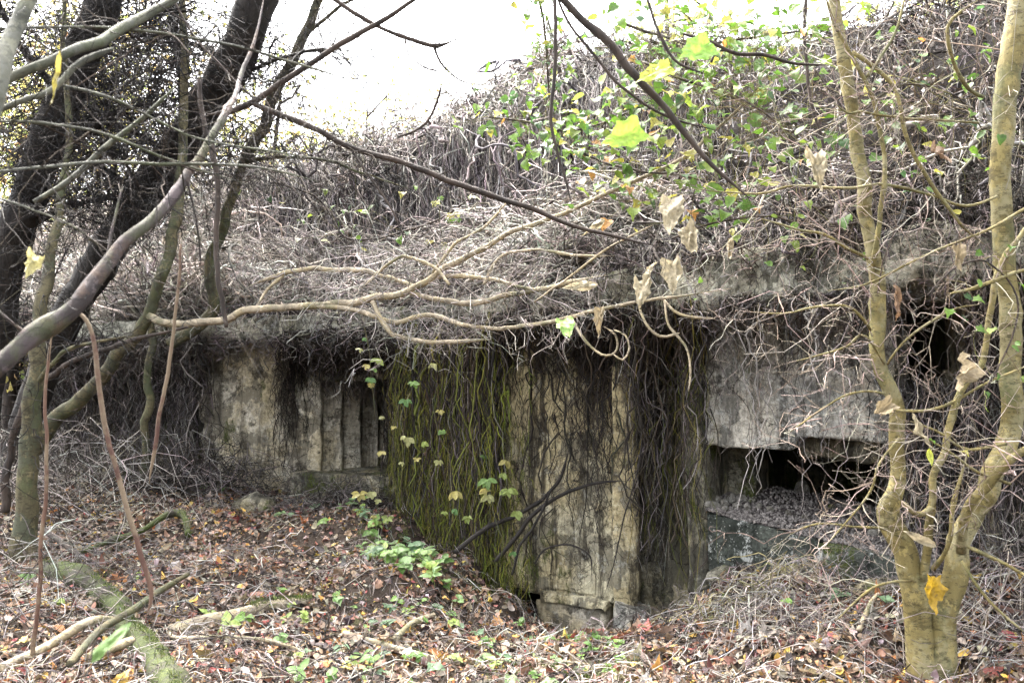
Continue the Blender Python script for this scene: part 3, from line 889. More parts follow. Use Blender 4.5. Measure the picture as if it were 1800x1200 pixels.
def leaf_batch(kind, pos, nrm, size, spin=None, curl=None):
    T, F = TEMPL[kind]
    n = len(pos)
    spin = RNG.uniform(0, 6.283, n) if spin is None else spin
    B = rot_basis(nrm, spin)
    t = np.broadcast_to(T, (n, *T.shape)).copy()
    cu = (RNG.normal(0, 1.5, n) if curl is None else curl)[:, None]
    t[..., 2] = t[..., 2] + cu * (t[..., 1] - .4) ** 2 * 0.9 + RNG.normal(0, .5, (n, 1)) * t[..., 0] * (t[..., 1] - .3) + RNG.normal(0, .05, t[..., 2].shape)
    V = pos[:, None] + np.einsum('nij,nkj->nki', B, t * np.asarray(size).reshape(-1, 1, 1))
    idx = (F[None] + (np.arange(n) * len(T))[:, None, None]).reshape(-1, 3)
    return V.reshape(-1, 3), idx, len(T)

def leaf_tint(n, pal, k, w=None, jit=0.2):
    pal = np.array(pal)
    c = pal[RNG.choice(len(pal), n, p=w)] * (1 + jit * RNG.standard_normal((n, 1))) * (1 + 0.08 * RNG.standard_normal((n, 3)))
    return np.repeat(np.clip(c, .01, .8), k, axis=0)

def cloud_mesh(batches):
    V, F, T, o = [], [], [], 0
    for (v, f, k), t in batches:
        V.append(v); F.append(f + o); T.append(t); o += len(v)
    return np.concatenate(V), np.concatenate(F), np.concatenate(T)

# shared meshes for single leaves
LEAFMESH = {}
for kind in TEMPL:
    for j in range(6):
        T, F = TEMPL[kind]
        t = T.copy()
        t[:, 2] += random.uniform(-.8, .8) * (t[:, 1] - .4) ** 2 + random.uniform(-.35, .35) * t[:, 0] * (t[:, 1] - .3)
        t += np.array([[random.gauss(0, .025), random.gauss(0, .02), random.gauss(0, .02)] for _ in t]) * (np.arange(len(t)) > 0)[:, None]
        LEAFMESH[kind, j] = make_mesh('leaf_' + kind, t, F)

def one_leaf(name, kind, pos, nrm, size, color, mat, parent=None, spin=None, j=None):
    key = (kind, random.randrange(6) if j is None else j, mat)
    if key not in LEAFMESH:
        LEAFMESH[key] = LEAFMESH[key[0], key[1]].copy(); LEAFMESH[key].materials.append(M[mat])
    o = bpy.data.objects.new(name, LEAFMESH[key])
    COL.objects.link(o)
    spin = random.uniform(0, 6.283) if spin is None else spin
    B = rot_basis(np.array([nrm], float), np.array([spin]))[0]
    from mathutils import Matrix
    o.rotation_euler = Matrix(B.tolist()).to_euler()
    o.scale = (size,) * 3
    o.color = (*color, 1)
    if parent is not None:
        o.parent = parent; o.location = tuple(np.array(pos) - wloc(parent))
    else:
        o.location = tuple(pos)
    return o

GREEN = [(0.085, 0.165, 0.02), (0.12, 0.21, 0.028), (0.06, 0.12, 0.018), (0.16, 0.22, 0.032), (0.05, 0.1, 0.036)]
LITTER = [(0.15, 0.092, 0.054), (0.185, 0.126, 0.08), (0.085, 0.052, 0.033), (0.19, 0.145, 0.105), (0.25, 0.205, 0.17), (0.155, 0.068, 0.042), (0.2, 0.05, 0.042), (0.34, 0.225, 0.045), (0.29, 0.125, 0.04), (0.04, 0.027, 0.025), (0.31, 0.275, 0.24)]
LITW = np.array([.16, .17, .13, .14, .1, .1, .035, .055, .05, .08, .03]); LITW /= LITW.sum()

# ------------------------------------------------------------------ leaf litter
def terrain_normal(x, y):
    e = 0.05
    return norm(np.stack([-(ground_z(x + e, y) - ground_z(x - e, y)) / (2 * e), -(ground_z(x, y + e) - ground_z(x, y - e)) / (2 * e), np.ones_like(x)], -1))

def scatter_ground(n, dlo, dhi, pxlo=-120, pxhi=1920, power=1.0):
    d = dlo + (dhi - dlo) * RNG.random(n) ** power
    px = rr(n, pxlo, pxhi)
    x = (px - 900) / FPX * d; y = d
    w = WALL(px)[:, 1] + 0.15
    ok = y < w
    x, y = x[ok], y[ok]
    return x, y

batches = []
for kind, n, lo, hi in (('oval', 40000, .026, .056), ('simple', 20000, .018, .044), ('lobed', 13000, .04, .072)):
    x, y = scatter_ground(n, 3.2, 11.2, power=1.35)
    dens = fbm(np.stack([x * 1.1, y * 1.1, 0 * x + 5], -1), 3)
    keep = RNG.random(len(x)) < np.clip(1.0 + 0.8 * dens, 0.55, 1)
    x, y = x[keep], y[keep]; m = len(x)
    z = ground_z(x, y) + RNG.uniform(0.0, 0.035, m)
    nr = norm(terrain_normal(x, y) + RNG.normal(0, 0.45, (m, 3)))
    b = leaf_batch(kind, np.stack([x, y, z], -1), nr, rr(m, lo, hi) * np.clip(np.exp(RNG.normal(-.1, .35, m)), .4, 2))
    batches.append((b, leaf_tint(m, LITTER, b[2], LITW, 0.25)))
V, F, T = cloud_mesh(batches)
lit = mobj('leaf_litter', V, F, M['litter'], floor, T)
lit['kind'] = 'stuff'
# the nearest fallen leaves, one by one
x, y = scatter_ground(330, 4.2, 6.3, 20, 1790)
for i in range(min(300, len(x))):
    c = LITTER[RNG.choice(len(LITTER), p=LITW)] if random.random() < .6 else random.choice([LITTER[6], LITTER[7], LITTER[8], LITTER[4], LITTER[10], (0.45, 0.36, 0.08)])
    c = tuple(np.clip(np.array(c) * random.uniform(.85, 1.2), 0, .7))
    nr = norm(np.array([random.gauss(0, .3), random.gauss(-.15, .3), 1.0]))
    one_leaf('fallen_leaf', random.choice(['oval', 'oval', 'lobed', 'heart']), (x[i], y[i], float(ground_z(x[i], y[i])) + .03), nr, random.uniform(.045, .09), c, 'fallen', floor)

# litter lying on the mound and shelf
m = 7000
u = rr(m, -100, 1900); v = rr(m, 0.05, 3.0)
p = mound(u, v) + mound_n(u, v) * RNG.uniform(.02, .15, (m, 1))
b = leaf_batch('oval', p, mound_n(u, v) + RNG.normal(0, .5, (m, 3)), rr(m, .03, .06))
ml = mobj('leaf_litter', *b[:2], M['litter'], mo, leaf_tint(m, [(0.1, 0.075, 0.06), (0.06, 0.045, 0.036), (0.15, 0.12, 0.095), (0.035, 0.027, 0.022)], b[2])); ml['kind'] = 'stuff'

# twig litter on the ground
def ground_sticks(n, L, r, dlo=4.0, dhi=10, K=7, amp=.03, lift=.03, pxlo=-50, pxhi=1850):
    x, y = scatter_ground(n, dlo, dhi, pxlo, pxhi, 1.3); m = len(x)
    a = rr(m, 0, 6.283); t = np.linspace(-.5, .5, K)
    l = L * RNG.uniform(.3, 1, (m, 1))
    X = x[:, None] + np.cos(a)[:, None] * l * t; Y = y[:, None] + np.sin(a)[:, None] * l * t
    w = wiggle(m, K, amp, 3)
    X = X + w[..., 0]; Y = Y + w[..., 1]
    Zz = ground_z(X, Y) + lift * RNG.random((m, 1)) + .02 + np.abs(w[..., 2])
    return np.stack([X, Y, Zz], -1), radii(m, K, rr(m, .4, 1) * r, .5)
P, R = ground_sticks(2300, .45, .0045)
o = spray_part('twig_litter', floor, P, R, PALE + DARK)
P, R = ground_sticks(2200, .25, .002, amp=.04, lift=.06)
o = spray_part('dry_grass_litter', floor, P, R, PALE + GREY)

# ------------------------------------------------------------------ dark trees at the left
def tree(name, label, stems, mat, twig_n, twig_len, twig_r, pal, cat='tree', droop=-.3, sub=2, branches=(), group=None, tmin=.2, up=0.0, twig_name='twigs', single_twigs=0):
    base = at(*stems[0][0][:3])
    t = thing(name, label, cat, base, group)
    paths = []
    for i, s in enumerate(stems):
        P, R, o = limb('trunk', s, mat, t, 12)
        paths.append((P, R))
    bp = []
    for s in branches:
        mm = mat
        if isinstance(s, tuple): mm, s = s
        P, R, o = limb('branch', s, mm, t, 7, .05, .04)
        bp.append((P, R))
    if twig_n:
        P, R = sprays(paths + bp, twig_n, twig_len, twig_r, up, droop, sub=sub, tmin=tmin)
        spray_part(twig_name, t, P, R, pal)
    return t, paths + bp

CED = [(0.009, 0.0075, 0.007), (0.015, 0.012, 0.011), (0.007, 0.006, 0.005), (0.024, 0.02, 0.017)]
t1, p1 = tree('leaning_tree', 'thick dark trunk leaning up from the brush across the upper corner',
     [[(20, 850, 10.0, 62), (60, 700, 9.7, 60), (110, 580, 9.4, 62), (170, 470, 9.0, 66), (245, 350, 8.7, 70), (325, 245, 8.4, 76), (395, 140, 8.1, 80), (440, 40, 7.8, 78), (490, -120, 7.6, 76)]],
     'cedar', 420, .9, .008, CED, branches=[
     [(330, 240, 8.4, 26), (322, 150, 8.2, 22), (310, 60, 8.1, 20), (300, -60, 8, 18)],
     [(300, 270, 8.5, 14), (230, 230, 8.2, 11), (160, 215, 8.0, 8), (60, 230, 7.8, 5)],
     [(370, 180, 8.2, 14), (430, 130, 8.0, 10), (520, 95, 7.8, 7), (600, 85, 7.6, 4)],
     [(250, 345, 8.7, 14), (190, 300, 8.5, 11), (110, 280, 8.3, 8), (20, 300, 8.2, 5)],
     [(410, 110, 8.1, 13), (350, 80, 7.9, 10), (280, 60, 7.7, 7), (200, 75, 7.6, 4)]])
t2, p2 = tree('dark_tree', 'dark furrowed trunk at the edge with dense dead twigs',
     [[(-60, 860, 8.6, 80), (-20, 640, 8.3, 72), (20, 440, 8.0, 70), (70, 290, 7.8, 70), (125, 140, 7.6, 72), (175, 20, 7.5, 72), (210, -120, 7.4, 70)]],
     'cedar', 520, .8, .008, CED, branches=[
     [(60, 320, 7.8, 20), (130, 250, 7.6, 15), (200, 200, 7.5, 12), (290, 180, 7.4, 6)],
     [(110, 180, 7.6, 18), (60, 110, 7.5, 14), (20, 50, 7.4, 11), (-20, -30, 7.3, 9)],
     [(30, 410, 8.0, 16), (100, 370, 7.9, 12), (170, 350, 7.8, 8), (240, 360, 7.7, 4)],
     [(140, 110, 7.6, 16), (210, 60, 7.5, 12), (270, 30, 7.4, 9), (330, 20, 7.3, 5)]])
t3, p3 = tree('slim_tree', 'slim olive trunk standing on the leaf slope beside the frame edge',
     [[(42, 985, 6.9, 54), (46, 900, 6.9, 44), (52, 780, 6.9, 38), (62, 660, 6.85, 34), (72, 560, 6.9, 28), (88, 460, 7.0, 22), (110, 340, 7.1, 17), (120, 200, 7.2, 13), (112, 60, 7.3, 10), (118, -60, 7.4, 8)]],
     'olive', 170, .6, .005, CED + DARK, branches=[
     [(60, 680, 6.85, 13), (110, 620, 6.7, 10), (170, 600, 6.6, 7), (230, 590, 6.5, 4)]])
t4, p4 = tree('leaning_sapling', 'slender pale sapling bent low with long horizontal bleached branches',
     [[(60, 790, 8.2, 34), (100, 735, 8.1, 30), (150, 690, 8.0, 28), (210, 625, 7.8, 27), (258, 560, 7.6, 26), (285, 480, 7.5, 24), (305, 400, 7.5, 22), (318, 300, 7.5, 20), (325, 160, 7.5, 17), (320, -40, 7.5, 14)]],
     'olive', 60, .5, .005, DARK, tmin=.4, branches=[
     ('pale', [(262, 555, 7.55, 17), (300, 567, 7.5, 16), (390, 564, 7.4, 16), (440, 547, 7.3, 16), (520, 540, 7.25, 16), (600, 532, 7.15, 15), (690, 520, 7.0, 15), (745, 498, 6.9, 14), (800, 465, 6.8, 13), (850, 437, 6.6, 12), (920, 402, 6.4, 11), (1000, 370, 6.2, 10), (1080, 335, 5.9, 9), (1200, 278, 5.6, 8), (1307, 182, 5.3, 7), (1370, 105, 5.1, 5)]),
     ('pale', [(540, 538, 7.22, 10), (620, 543, 7.1, 10), (665, 560, 7.05, 10), (700, 568, 7.0, 10), (755, 556, 6.95, 10), (830, 573, 6.7, 9), (900, 576, 6.5, 9), (1000, 560, 6.15, 9), (1050, 545, 6.0, 8), (1110, 531, 5.8, 7), (1200, 519, 5.6, 6), (1285, 507, 5.4, 4)]),
     ('pale', [(655, 530, 7.05, 12), (668, 560, 7.0, 11), (690, 588, 6.95, 11), (730, 599, 6.9, 10), (800, 601, 6.8, 9), (863, 597, 6.7, 8)]),
     ('pale', [(715, 512, 6.95, 10), (770, 528, 6.85, 10), (820, 533, 6.75, 11), (880, 522, 6.6, 11), (950, 508, 6.4, 10), (1010, 497, 6.2, 10), (1065, 483, 6.05, 8)]),
     ('pale', [(735, 505, 6.95, 9), (690, 488, 7.1, 10), (640, 475, 7.2, 11), (560, 473, 7.3, 10), (500, 482, 7.4, 10), (440, 502, 7.5, 8)]),
     ('pale', [(770, 487, 6.85, 9), (850, 486, 6.7, 9), (900, 499, 6.5, 8), (950, 511, 6.4, 6)]),
     ('pale', [(790, 500, 6.7, 6), (765, 472, 6.75, 7), (715, 451, 6.8, 7), (690, 460, 6.8, 6), (635, 506, 6.8, 5)]),
     ('pale', [(447, 546, 7.3, 5), (470, 512, 7.35, 6), (500, 484, 7.4, 6)]),
     ('pale', [(1005, 560, 6.1, 6), (1030, 600, 6.0, 6), (1060, 624, 5.95, 5), (1084, 616, 5.9, 5), (1082, 590, 5.9, 5), (1062, 574, 5.9, 4)]),
     ('pale', [(1080, 580, 5.9, 4), (1100, 590, 5.85, 4), (1108, 612, 5.8, 4), (1095, 633, 5.8, 4), (1078, 622, 5.8, 3)]),
     ('pale', [(1125, 545, 5.75, 6), (1140, 575, 5.7, 6), (1165, 592, 5.7, 6), (1195, 585, 5.7, 5)]),
     ('pale', [(1165, 525, 5.7, 6), (1190, 550, 5.65, 6), (1225, 557, 5.6, 6), (1258, 560, 5.6, 4)]),
     ('pale', [(1168, 530, 5.68, 4), (1175, 570, 5.65, 5), (1205, 615, 5.6, 5), (1213, 650, 5.6, 5), (1210, 688, 5.6, 4)]),
     ('pale', [(760, 480, 6.8, 5), (800, 430, 6.7, 6), (850, 400, 6.6, 5), (900, 345, 6.5, 4)]),
     ('pale', [(850, 500, 6.6, 6), (880, 450, 6.5, 6), (930, 440, 6.4, 6), (1010, 448, 6.2, 6), (1080, 450, 6.0, 4)]),
     ('pale', [(940, 530, 6.2, 4), (1010, 480, 6.0, 5), (1080, 430, 5.9, 5), (1150, 395, 5.8, 4)])])
P, R = sprays(p4[1:8], 300, .7, .0048, 0.1, .1, K=9, sub=2)
spray_part('pale_twigs', t4, P, R, PALE[:4])
t5, p5 = tree('curved_sapling', 'thin curved sapling trunk rising from the slab edge into the bright gap',
     [[(300, 605, 9.2, 24), (345, 575, 9.15, 24), (378, 540, 9.1, 23), (370, 490, 9.0, 21), (372, 445, 9.0, 20), (395, 385, 8.9, 20), (412, 330, 8.9, 21), (430, 280, 8.8, 21), (466, 215, 8.7, 22), (480, 170, 8.6, 22), (530, 75, 8.5, 20), (560, 0, 8.4, 18), (580, -80, 8.4, 16)]],
     'olive', 130, .8, .005, CED, branches=[
     [(532, 70, 8.5, 8), (600, 10, 8.3, 7), (650, -20, 8.2, 5)],
     [(430, 285, 8.8, 10), (480, 275, 8.6, 8), (570, 282, 8.4, 6), (640, 305, 8.2, 5), (720, 332, 8.0, 3)]], tmin=.45)
# dark bare stem in front of it
tree('dead_stem', 'thin black dead stem hanging beside the curved sapling', [[(398, 575, 6.0, 8), (388, 520, 6.0, 10), (380, 440, 6.0, 11), (384, 340, 6.0, 12), (372, 270, 6.0, 12), (358, 225, 6.0, 11), (350, 140, 6, 9)]], 'brown', 12, .3, .003, DARK, 'stem')

tree('thin_sapling', 'slim greenish stem standing before the far end of the wall', [[(252, 850, 9.3, 17), (256, 780, 9.3, 16), (260, 700, 9.3, 16), (262, 640, 9.3, 15), (268, 560, 9.3, 13), (280, 470, 9.3, 10)]], 'olive', 14, .4, .004, DARK, 'stem')
tree('thin_sapling', 'thin bent stem crossing before the leaning sapling base', [[(8, 900, 7.6, 18), (20, 800, 7.6, 16), (50, 700, 7.5, 14), (120, 640, 7.4, 12), (230, 600, 7.3, 9), (330, 575, 7.2, 5)]], 'brown', 20, .5, .004, DARK, 'stem')
# near branches that cross the picture
def near_branch(name, label, main, mat, subs=(), twigs=0, tl=.35, tr=.003, pal=DARK, cat='branch', leaves=()):
    base = at(*main[0][:3])
    t = thing(name, label, cat, base)
    P, R, o = limb('stem', main, mat, t, 10, .05, .03)
    paths = [(P, R)]
    for s in subs:
        P, R, o = limb('side_branch', s, mat, t, 7, .05, .03)
        paths.append((P, R))
    if twigs:
        P, R = sprays(paths, twigs, tl, tr, 0, -.1, K=8, sub=1)
        spray_part('twigs', t, P, R, pal)
    return t
near_branch('fallen_branch', 'thick purple-brown bare branch slanting across the near corner',
     [(-90, 700, 1.95, 41.6), (0, 636, 2.0, 40.0), (70, 577, 2.05, 36.8), (140, 525, 2.1, 33.6), (205, 452, 2.2, 28.8), (270, 387, 2.3, 24.8), (330, 318, 2.4, 21.6), (365, 258, 2.5, 17.6), (396, 200, 2.6, 14.4), (418, 150, 2.8, 10.4), (450, 60, 3.0, 7.2), (470, -40, 3.2, 5.6)], 'purple',
     [[(188, 470, 2.2, 7.2), (200, 400, 2.25, 5.6), (215, 330, 2.3, 4.0)], [(55, 590, 2.05, 6.4), (-10, 540, 2.0, 4.8)], [(330, 315, 2.4, 6.4), (345, 380, 2.4, 4.8), (352, 470, 2.45, 3.2)]], 14, .3, .002)
near_branch('red_cane', 'red-brown arching cane ending in a pale frayed tip', [(128, 548, 2.6, 8.0), (148, 560, 2.6, 8.0), (165, 600, 2.6, 8.8), (176, 690, 2.6, 9.6), (192, 775, 2.6, 9.6), (220, 870, 2.6, 9.6), (244, 955, 2.6, 9.6), (264, 1020, 2.6, 9.6), (266, 1055, 2.6, 8.0), (254, 1090, 2.6, 3.2)], 'cane', cat='cane')
near_branch('red_cane', 'straight purple-red cane with a pale broken lower end', [(318, 430, 3.2, 4.8), (312, 520, 3.2, 6.4), (300, 620, 3.2, 7.2), (290, 700, 3.2, 8.0), (275, 780, 3.2, 8.0), (262, 850, 3.2, 5.6)], 'cane', cat='cane')
near_branch('red_cane', 'thin upright orange-brown cane beside the slim olive trunk', [(58, 1150, 4.2, 9.6), (66, 1060, 4.2, 8.8), (75, 930, 4.2, 8.0), (82, 790, 4.2, 7.2), (80, 680, 4.2, 6.4), (95, 560, 4.2, 4.8)], 'cane', twigs=8, cat='cane')
near_branch('green_branch', 'grey-green branch rising steeply in the top corner', [(-30, 260, 1.7, 30), (0, 160, 1.75, 32), (22, 90, 1.8, 33), (50, 20, 1.85, 32), (75, -60, 1.9, 30)], 'greengrey')
near_branch('green_branch', 'mossy green branch curving over the top corner', [(-40, 185, 1.9, 17), (20, 137, 1.95, 20), (100, 105, 2.0, 21), (180, 72, 2.1, 21), (230, 40, 2.2, 20), (300, 5, 2.3, 17), (370, -40, 2.4, 14)], 'greengrey',
     [[(-40, 215, 2.0, 9), (30, 180, 2.0, 13), (100, 155, 2.05, 13), (150, 110, 2.1, 14), (200, 85, 2.15, 12)], [(60, 355, 2.4, 10), (110, 325, 2.4, 13), (160, 280, 2.4, 13), (210, 240, 2.4, 12), (260, 200, 2.4, 10), (310, 150, 2.4, 7)]], 5, .25, .002)
near_branch('dark_branch', 'long dark bare branch sloping down across the middle of the bunker', [(740, -8, 3.4, 9), (660, 42, 3.4, 11), (590, 85, 3.4, 12), (500, 145, 3.4, 13), (445, 178, 3.4, 14), (400, 195, 3.4, 13), (366, 202, 3.4, 10)], 'brown',
     [[(440, 180, 3.4, 11), (500, 205, 3.4, 12), (560, 230, 3.4, 12), (640, 265, 3.4, 12), (750, 302, 3.4, 12), (850, 338, 3.4, 12), (930, 366, 3.4, 11), (1000, 392, 3.4, 9), (1090, 417, 3.4, 8), (1175, 436, 3.4, 5)],
      [(610, 250, 3.4, 5), (650, 310, 3.4, 5), (690, 370, 3.4, 4), (715, 430, 3.4, 3)],
      [(455, 180, 3.4, 5), (400, 130, 3.4, 5), (340, 60, 3.4, 4), (300, -10, 3.4, 4)]], 70, .4, .0025)
near_branch('dark_branch', 'knotty dark twig hanging into the white sky above the mound', [(560, -20, 4.2, 9), (600, 8, 4.2, 9), (640, 35, 4.2, 9), (680, 55, 4.2, 8), (720, 70, 4.2, 9), (765, 81, 4.2, 9), (802, 70, 4.2, 5)], 'brown',
     [[(762, 80, 4.2, 5), (775, 110, 4.2, 5), (800, 135, 4.2, 4), (830, 148, 4.2, 3), (865, 147, 4.2, 2)], [(712, 68, 4.2, 4), (720, 100, 4.2, 3), (750, 120, 4.2, 3), (770, 125, 4.2, 2)],
      [(700, 240, 4.4, 5), (740, 225, 4.4, 6), (762, 200, 4.4, 6), (772, 170, 4.4, 6), (776, 148, 4.4, 5)]], 90, .3, .0022)
near_branch('dark_branch', 'stout dark branch slanting down from the top beside the green leaves', [(965, -30, 3.2, 15), (1010, 20, 3.2, 16), (1060, 65, 3.2, 17), (1120, 130, 3.2, 17), (1165, 185, 3.2, 15), (1205, 240, 3.2, 13), (1260, 300, 3.2, 9), (1330, 360, 3.2, 5)], 'brown',
     [[(978, -10, 3.2, 5), (1000, 40, 3.2, 6), (1050, 105, 3.2, 6), (1110, 165, 3.2, 6), (1170, 205, 3.2, 6), (1260, 230, 3.2, 4)],
      [(1135, -10, 3.0, 6), (1155, 50, 3.0, 6), (1180, 100, 3.0, 6), (1210, 120, 3.0, 5), (1240, 130, 3.0, 3)]], 14, .2, .0022)
near_branch('dark_branch', 'dark twig arching over the ivy below the crest', [(1200, 60, 4.2, 5), (1250, 75, 4.2, 7), (1290, 95, 4.2, 8), (1340, 97, 4.2, 8), (1400, 112, 4.2, 6), (1470, 115, 4.2, 4)], 'brown', [[(1250, 110, 4.2, 5), (1262, 90, 4.2, 6), (1290, 93, 4.2, 5)]], 10, .2, .002)
for lab, pts in (('long thin green-brown twig arcing over the leaning trunk', [(-20, 50, 2.2, 6), (120, 48, 2.2, 6), (250, 55, 2.2, 6), (380, 72, 2.3, 6), (520, 110, 2.4, 5), (640, 150, 2.5, 3)]),
                 ('thin twig sweeping level just above the purple-brown branch', [(-20, 305, 2.0, 7), (60, 295, 2.0, 7), (150, 288, 2.1, 7), (300, 286, 2.2, 7), (450, 295, 2.3, 5), (560, 320, 2.4, 3)]),
                 ('fine arching twig dropping behind the purple-brown branch', [(-20, 213, 2.0, 5), (80, 216, 2.0, 6), (180, 235, 2.1, 6), (290, 275, 2.2, 5), (360, 300, 2.3, 4), (450, 330, 2.4, 2)]),
                 ('slender twig sloping through the upper corner shadows', [(110, 150, 2.3, 5), (200, 175, 2.3, 6), (290, 220, 2.4, 5), (380, 252, 2.4, 5), (520, 272, 2.6, 4), (640, 290, 2.7, 2)]),
                 ('thin dark twig drooping past the tan leaf by the trunk', [(-20, 345, 2.5, 5), (60, 370, 2.5, 5), (130, 400, 2.5, 4), (180, 440, 2.6, 3)])):
    near_branch('bare_twig', lab, pts, 'greengrey', (), 34, .5, .002, cat='twig')

# ------------------------------------------------------------------ forked sapling on the right
t6, p6 = tree('forked_sapling', 'smooth yellow-olive forked sapling in front of the dark openings',
     [[(1628, 1250, 4.25, 68.1), (1622, 1190, 4.25, 58.9), (1614, 1110, 4.25, 53.4), (1606, 1040, 4.25, 49.7), (1592, 985, 4.25, 47.8), (1572, 935, 4.25, 46.0), (1566, 900, 4.25, 40.5), (1578, 860, 4.25, 33.1), (1583, 800, 4.25, 32.2), (1574, 740, 4.25, 31.3), (1560, 680, 4.25, 30.4), (1549, 620, 4.25, 30.4), (1546, 560, 4.25, 32.2), (1540, 505, 4.25, 32.2), (1526, 440, 4.25, 27.6), (1519, 370, 4.25, 28.5), (1512, 300, 4.25, 27.6), (1501, 220, 4.25, 26.7), (1491, 150, 4.25, 26.7), (1478, 80, 4.25, 24.8), (1466, 0, 4.25, 23.9), (1455, -90, 4.25, 22.1)],
      [(1652, 1250, 4.25, 60.7), (1654, 1180, 4.25, 57.0), (1655, 1100, 4.25, 53.4), (1668, 1030, 4.25, 49.7), (1690, 970, 4.25, 46.0), (1716, 905, 4.3, 44.2), (1745, 850, 4.3, 43.2), (1768, 780, 4.35, 42.3), (1778, 700, 4.35, 42.3), (1776, 600, 4.35, 41.4), (1768, 500, 4.35, 40.5), (1760, 400, 4.35, 40.5), (1762, 300, 4.35, 40.5), (1766, 200, 4.35, 44.2), (1780, 100, 4.35, 51.5), (1792, 20, 4.35, 53.4), (1800, -80, 4.35, 53.4)]],
     'sapling', 0, .4, .003, PALE, branches=[
     [(1622, 1020, 4.2, 18), (1632, 940, 4.15, 17), (1640, 880, 4.1, 15), (1640, 835, 4.1, 15), (1662, 802, 4.1, 15), (1672, 750, 4.1, 15), (1690, 690, 4.1, 14), (1722, 645, 4.1, 13), (1735, 590, 4.1, 12), (1742, 530, 4.1, 12), (1760, 465, 4.1, 12), (1800, 400, 4.1, 11), (1850, 330, 4.1, 9)],
     [(1690, 970, 4.15, 22), (1700, 900, 4.05, 20), (1730, 855, 4.0, 19), (1770, 808, 3.95, 18), (1810, 785, 3.95, 16), (1870, 760, 3.95, 13)],
     [(1640, 890, 4.1, 13), (1612, 905, 4.05, 11), (1585, 880, 4.0, 9)],
     [(1533, 470, 4.2, 12), (1543, 410, 4.15, 11), (1553, 330, 4.1, 10), (1556, 270, 4.1, 9), (1545, 210, 4.1, 9), (1524, 150, 4.1, 8), (1505, 115, 4.1, 8), (1480, 70, 4.1, 7), (1455, 15, 4.1, 6), (1445, -40, 4.1, 5)],
     [(1520, 138, 4.1, 7), (1545, 105, 4.1, 7), (1575, 55, 4.1, 6), (1592, -10, 4.1, 5)],
     [(1498, 92, 4.2, 9), (1560, 138, 4.15, 9), (1580, 180, 4.1, 9), (1597, 255, 4.1, 8), (1640, 330, 4.1, 8), (1692, 395, 4.1, 6), (1730, 430, 4.1, 4)],
     [(1728, 170, 4.3, 8), (1700, 155, 4.2, 8), (1680, 120, 4.15, 8), (1665, 70, 4.1, 8), (1672, 35, 4.1, 7), (1720, 0, 4.1, 6)],
     [(1752, 345, 4.3, 6), (1700, 362, 4.2, 6), (1640, 345, 4.1, 6), (1560, 326, 4.1, 6), (1490, 333, 4.1, 6), (1400, 326, 4.1, 5), (1330, 340, 4.1, 5), (1200, 331, 4.1, 3)],
     [(1860, 345, 4.2, 6), (1790, 372, 4.2, 7), (1725, 410, 4.1, 6), (1650, 440, 4.1, 5), (1600, 462, 4.1, 5), (1520, 500, 4.1, 4), (1455, 511, 4.1, 3)],
     [(1840, 470, 4.0, 8), (1790, 476, 4.0, 8), (1740, 493, 4.0, 8), (1700, 508, 4.0, 7), (1668, 516, 4.0, 6)],
     [(1720, 216, 4.3, 5), (1620, 210, 4.2, 5), (1560, 203, 4.1, 5), (1515, 195, 4.05, 5), (1490, 199, 4.05, 5), (1468, 182, 4.05, 4)],
     [(1525, 455, 4.2, 7), (1490, 435, 4.1, 7), (1450, 412, 4.1, 6), (1400, 402, 4.1, 5), (1340, 385, 4.1, 4)],
     [(1530, 580, 4.2, 6), (1518, 560, 4.1, 6), (1490, 540, 4.1, 5), (1440, 540, 4.1, 5), (1380, 552, 4.1, 4), (1320, 548, 4.1, 3)],
     [(1555, 640, 4.2, 5), (1520, 590, 4.1, 5), (1490, 610, 4.1, 5), (1450, 622, 4.1, 4), (1400, 634, 4.1, 3)],
     [(1560, 640, 4.2, 5), (1590, 600, 4.1, 5), (1630, 570, 4.1, 5), (1680, 540, 4.1, 4), (1720, 535, 4.1, 3)],
     [(1556, 720, 4.2, 6), (1620, 722, 4.1, 6), (1680, 705, 4.1, 6), (1740, 670, 4.1, 5), (1810, 640, 4.1, 4)],
     [(1555, 692, 4.2, 5), (1500, 690, 4.1, 4), (1450, 715, 4.1, 4), (1390, 758, 4.1, 3)],
     [(1580, 770, 4.2, 5), (1545, 815, 4.0, 5), (1530, 860, 4.0, 5), (1500, 900, 4.0, 4), (1450, 960, 4.0, 3)],
     [(1560, 930, 4.2, 5), (1500, 925, 4.1, 4), (1440, 920, 4.1, 4), (1390, 938, 4.1, 3)],
     [(1600, 1020, 4.2, 5), (1540, 1030, 4.0, 5), (1500, 1060, 4.0, 4), (1470, 1090, 4.0, 3)],
     [(1640, 1000, 4.1, 9), (1668, 960, 4.0, 9), (1675, 900, 4.0, 9), (1680, 870, 4.0, 8), (1700, 800, 4.0, 5)],
     [(1700, 960, 4.1, 7), (1760, 985, 4.0, 7), (1830, 1030, 3.9, 6)],
     [(1690, 985, 4.1, 6), (1740, 1060, 4.0, 6), (1800, 1110, 3.9, 5)],
     [(1770, 780, 4.2, 6), (1700, 790, 4.1, 6), (1650, 760, 4.1, 5), (1600, 740, 4.1, 4)],
     [(1775, 850, 4.2, 7), (1720, 830, 4.0, 6), (1660, 790, 4.0, 5), (1600, 755, 4.0, 4)]])
P, R = sprays(p6[:2], 44, 1.3, .0042, .15, -.05, K=9, sub=2, tmin=.3)
spray_part('long_twigs', t6, P, R, [(0.3, 0.25, 0.2), (0.22, 0.17, 0.14), (0.4, 0.35, 0.29), (0.12, 0.09, 0.07)])
P, R = sprays(p6[4:], 330, .45, .003, 0, 0.0, K=9, sub=2, tmin=.25)
